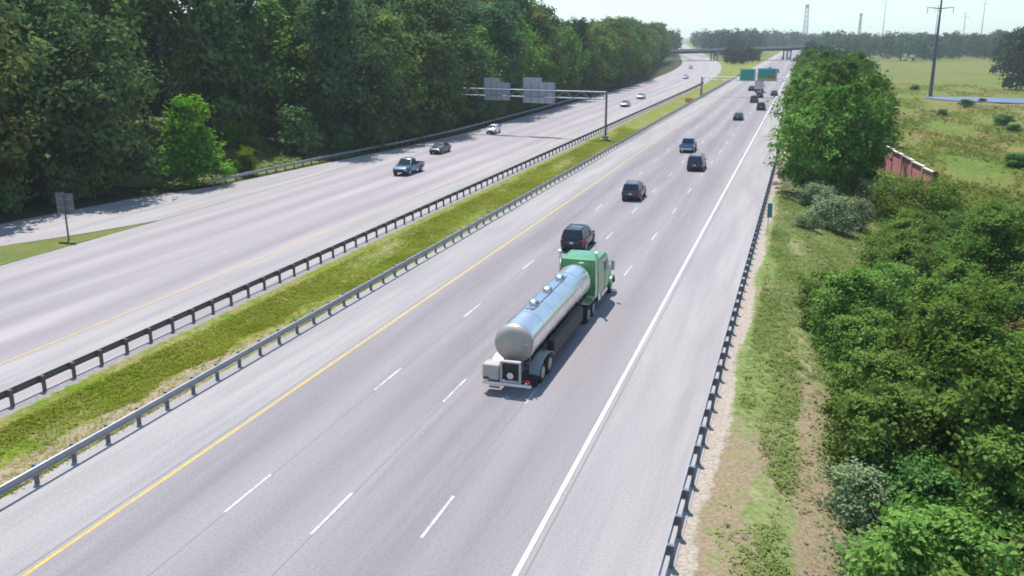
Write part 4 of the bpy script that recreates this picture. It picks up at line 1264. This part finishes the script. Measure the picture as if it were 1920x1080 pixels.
# ------------------------------------------------------------------ light, sky, camera
W = bpy.data.worlds.new('World'); SC.world = W; W.use_nodes = True
nt = W.node_tree; bg = nt.nodes['Background']
sun_to = Vector((-.27, .37, 1.0)).normalized()
elev = math.asin(sun_to.z); azim = math.atan2(sun_to.x, sun_to.y)
sk = nt.nodes.new('ShaderNodeTexSky'); sk.sky_type = 'NISHITA'; sk.sun_disc = False
sk.sun_elevation = elev; sk.sun_rotation = azim; sk.air_density = 1.0; sk.dust_density = .4; sk.ozone_density = 2.0
tint = nt.nodes.new('ShaderNodeMix'); tint.data_type = 'RGBA'; tint.blend_type = 'MULTIPLY'; tint.inputs['Factor'].default_value = 1
tint.inputs['B'].default_value = (.80, .985, 1.08, 1)
tcw = nt.nodes.new('ShaderNodeTexCoord'); mpw = nt.nodes.new('ShaderNodeMapping'); mpw.inputs['Scale'].default_value = (2, 2, 14)
cl = nt.nodes.new('ShaderNodeTexNoise'); cl.inputs['Scale'].default_value = 1.6; cl.inputs['Detail'].default_value = 6
nt.links.new(tcw.outputs['Generated'], mpw.inputs['Vector']); nt.links.new(mpw.outputs['Vector'], cl.inputs['Vector'])
cr = nt.nodes.new('ShaderNodeMapRange'); cr.inputs['From Min'].default_value = .4; cr.inputs['From Max'].default_value = .65; cr.inputs['To Max'].default_value = .22
nt.links.new(cl.outputs['Fac'], cr.inputs['Value'])
cw = nt.nodes.new('ShaderNodeMix'); cw.data_type = 'RGBA'; cw.inputs['B'].default_value = (8.5, 8.6, 8.2, 1)
nt.links.new(cr.outputs['Result'], cw.inputs['Factor']); nt.links.new(sk.outputs['Color'], cw.inputs['A'])
nt.links.new(cw.outputs['Result'], tint.inputs['A']); nt.links.new(tint.outputs['Result'], bg.inputs['Color']); bg.inputs['Strength'].default_value = .125
sl = bpy.data.lights.new('sun', 'SUN'); sl.energy = 4.4; sl.angle = R(.5); sl.color = (1, .965, .93)
so = bpy.data.objects.new('sun', sl); C.objects.link(so); so.rotation_euler = (-sun_to).to_track_quat('-Z', 'Y').to_euler()
so.location = (0, 0, 60)

cd = bpy.data.cameras.new('camera'); co = bpy.data.objects.new('camera', cd); C.objects.link(co)
co.location = (0, 0, CAM_H); co.rotation_euler = (R(90) - PITCH, 0, YAW)
cd.sensor_width = 36; cd.lens = 36 * 1720 / 1920; cd.clip_start = .5; cd.clip_end = 9000
SC.camera = co

SC.view_settings.view_transform = 'Standard'; SC.view_settings.look = 'None'
SC.view_settings.exposure = .45; SC.view_settings.gamma = 1
SC.render.engine = 'CYCLES'
SC.cycles.use_denoising = True
SC.cycles.max_bounces = 6; SC.cycles.diffuse_bounces = 3; SC.cycles.transmission_bounces = 4; SC.cycles.volume_bounces = 1
SC.cycles.filter_width = 1.8

# ------------------------------------------------------------------ the air
m = bpy.data.materials.new('haze'); m.use_nodes = True; nt = m.node_tree; nt.nodes.clear()
out = nt.nodes.new('ShaderNodeOutputMaterial'); pv = nt.nodes.new('ShaderNodeVolumePrincipled')
pv.inputs['Color'].default_value = (.86, .93, 1, 1); pv.inputs['Density'].default_value = .00017; pv.inputs['Anisotropy'].default_value = .2
nt.links.new(pv.outputs[0], out.inputs['Volume'])
mb = MB(); mb.box((0, 2650, 27.4), (6900, 7100, 65.2)); hz = mb.build('haze', m); tag(hz, kind='stuff')
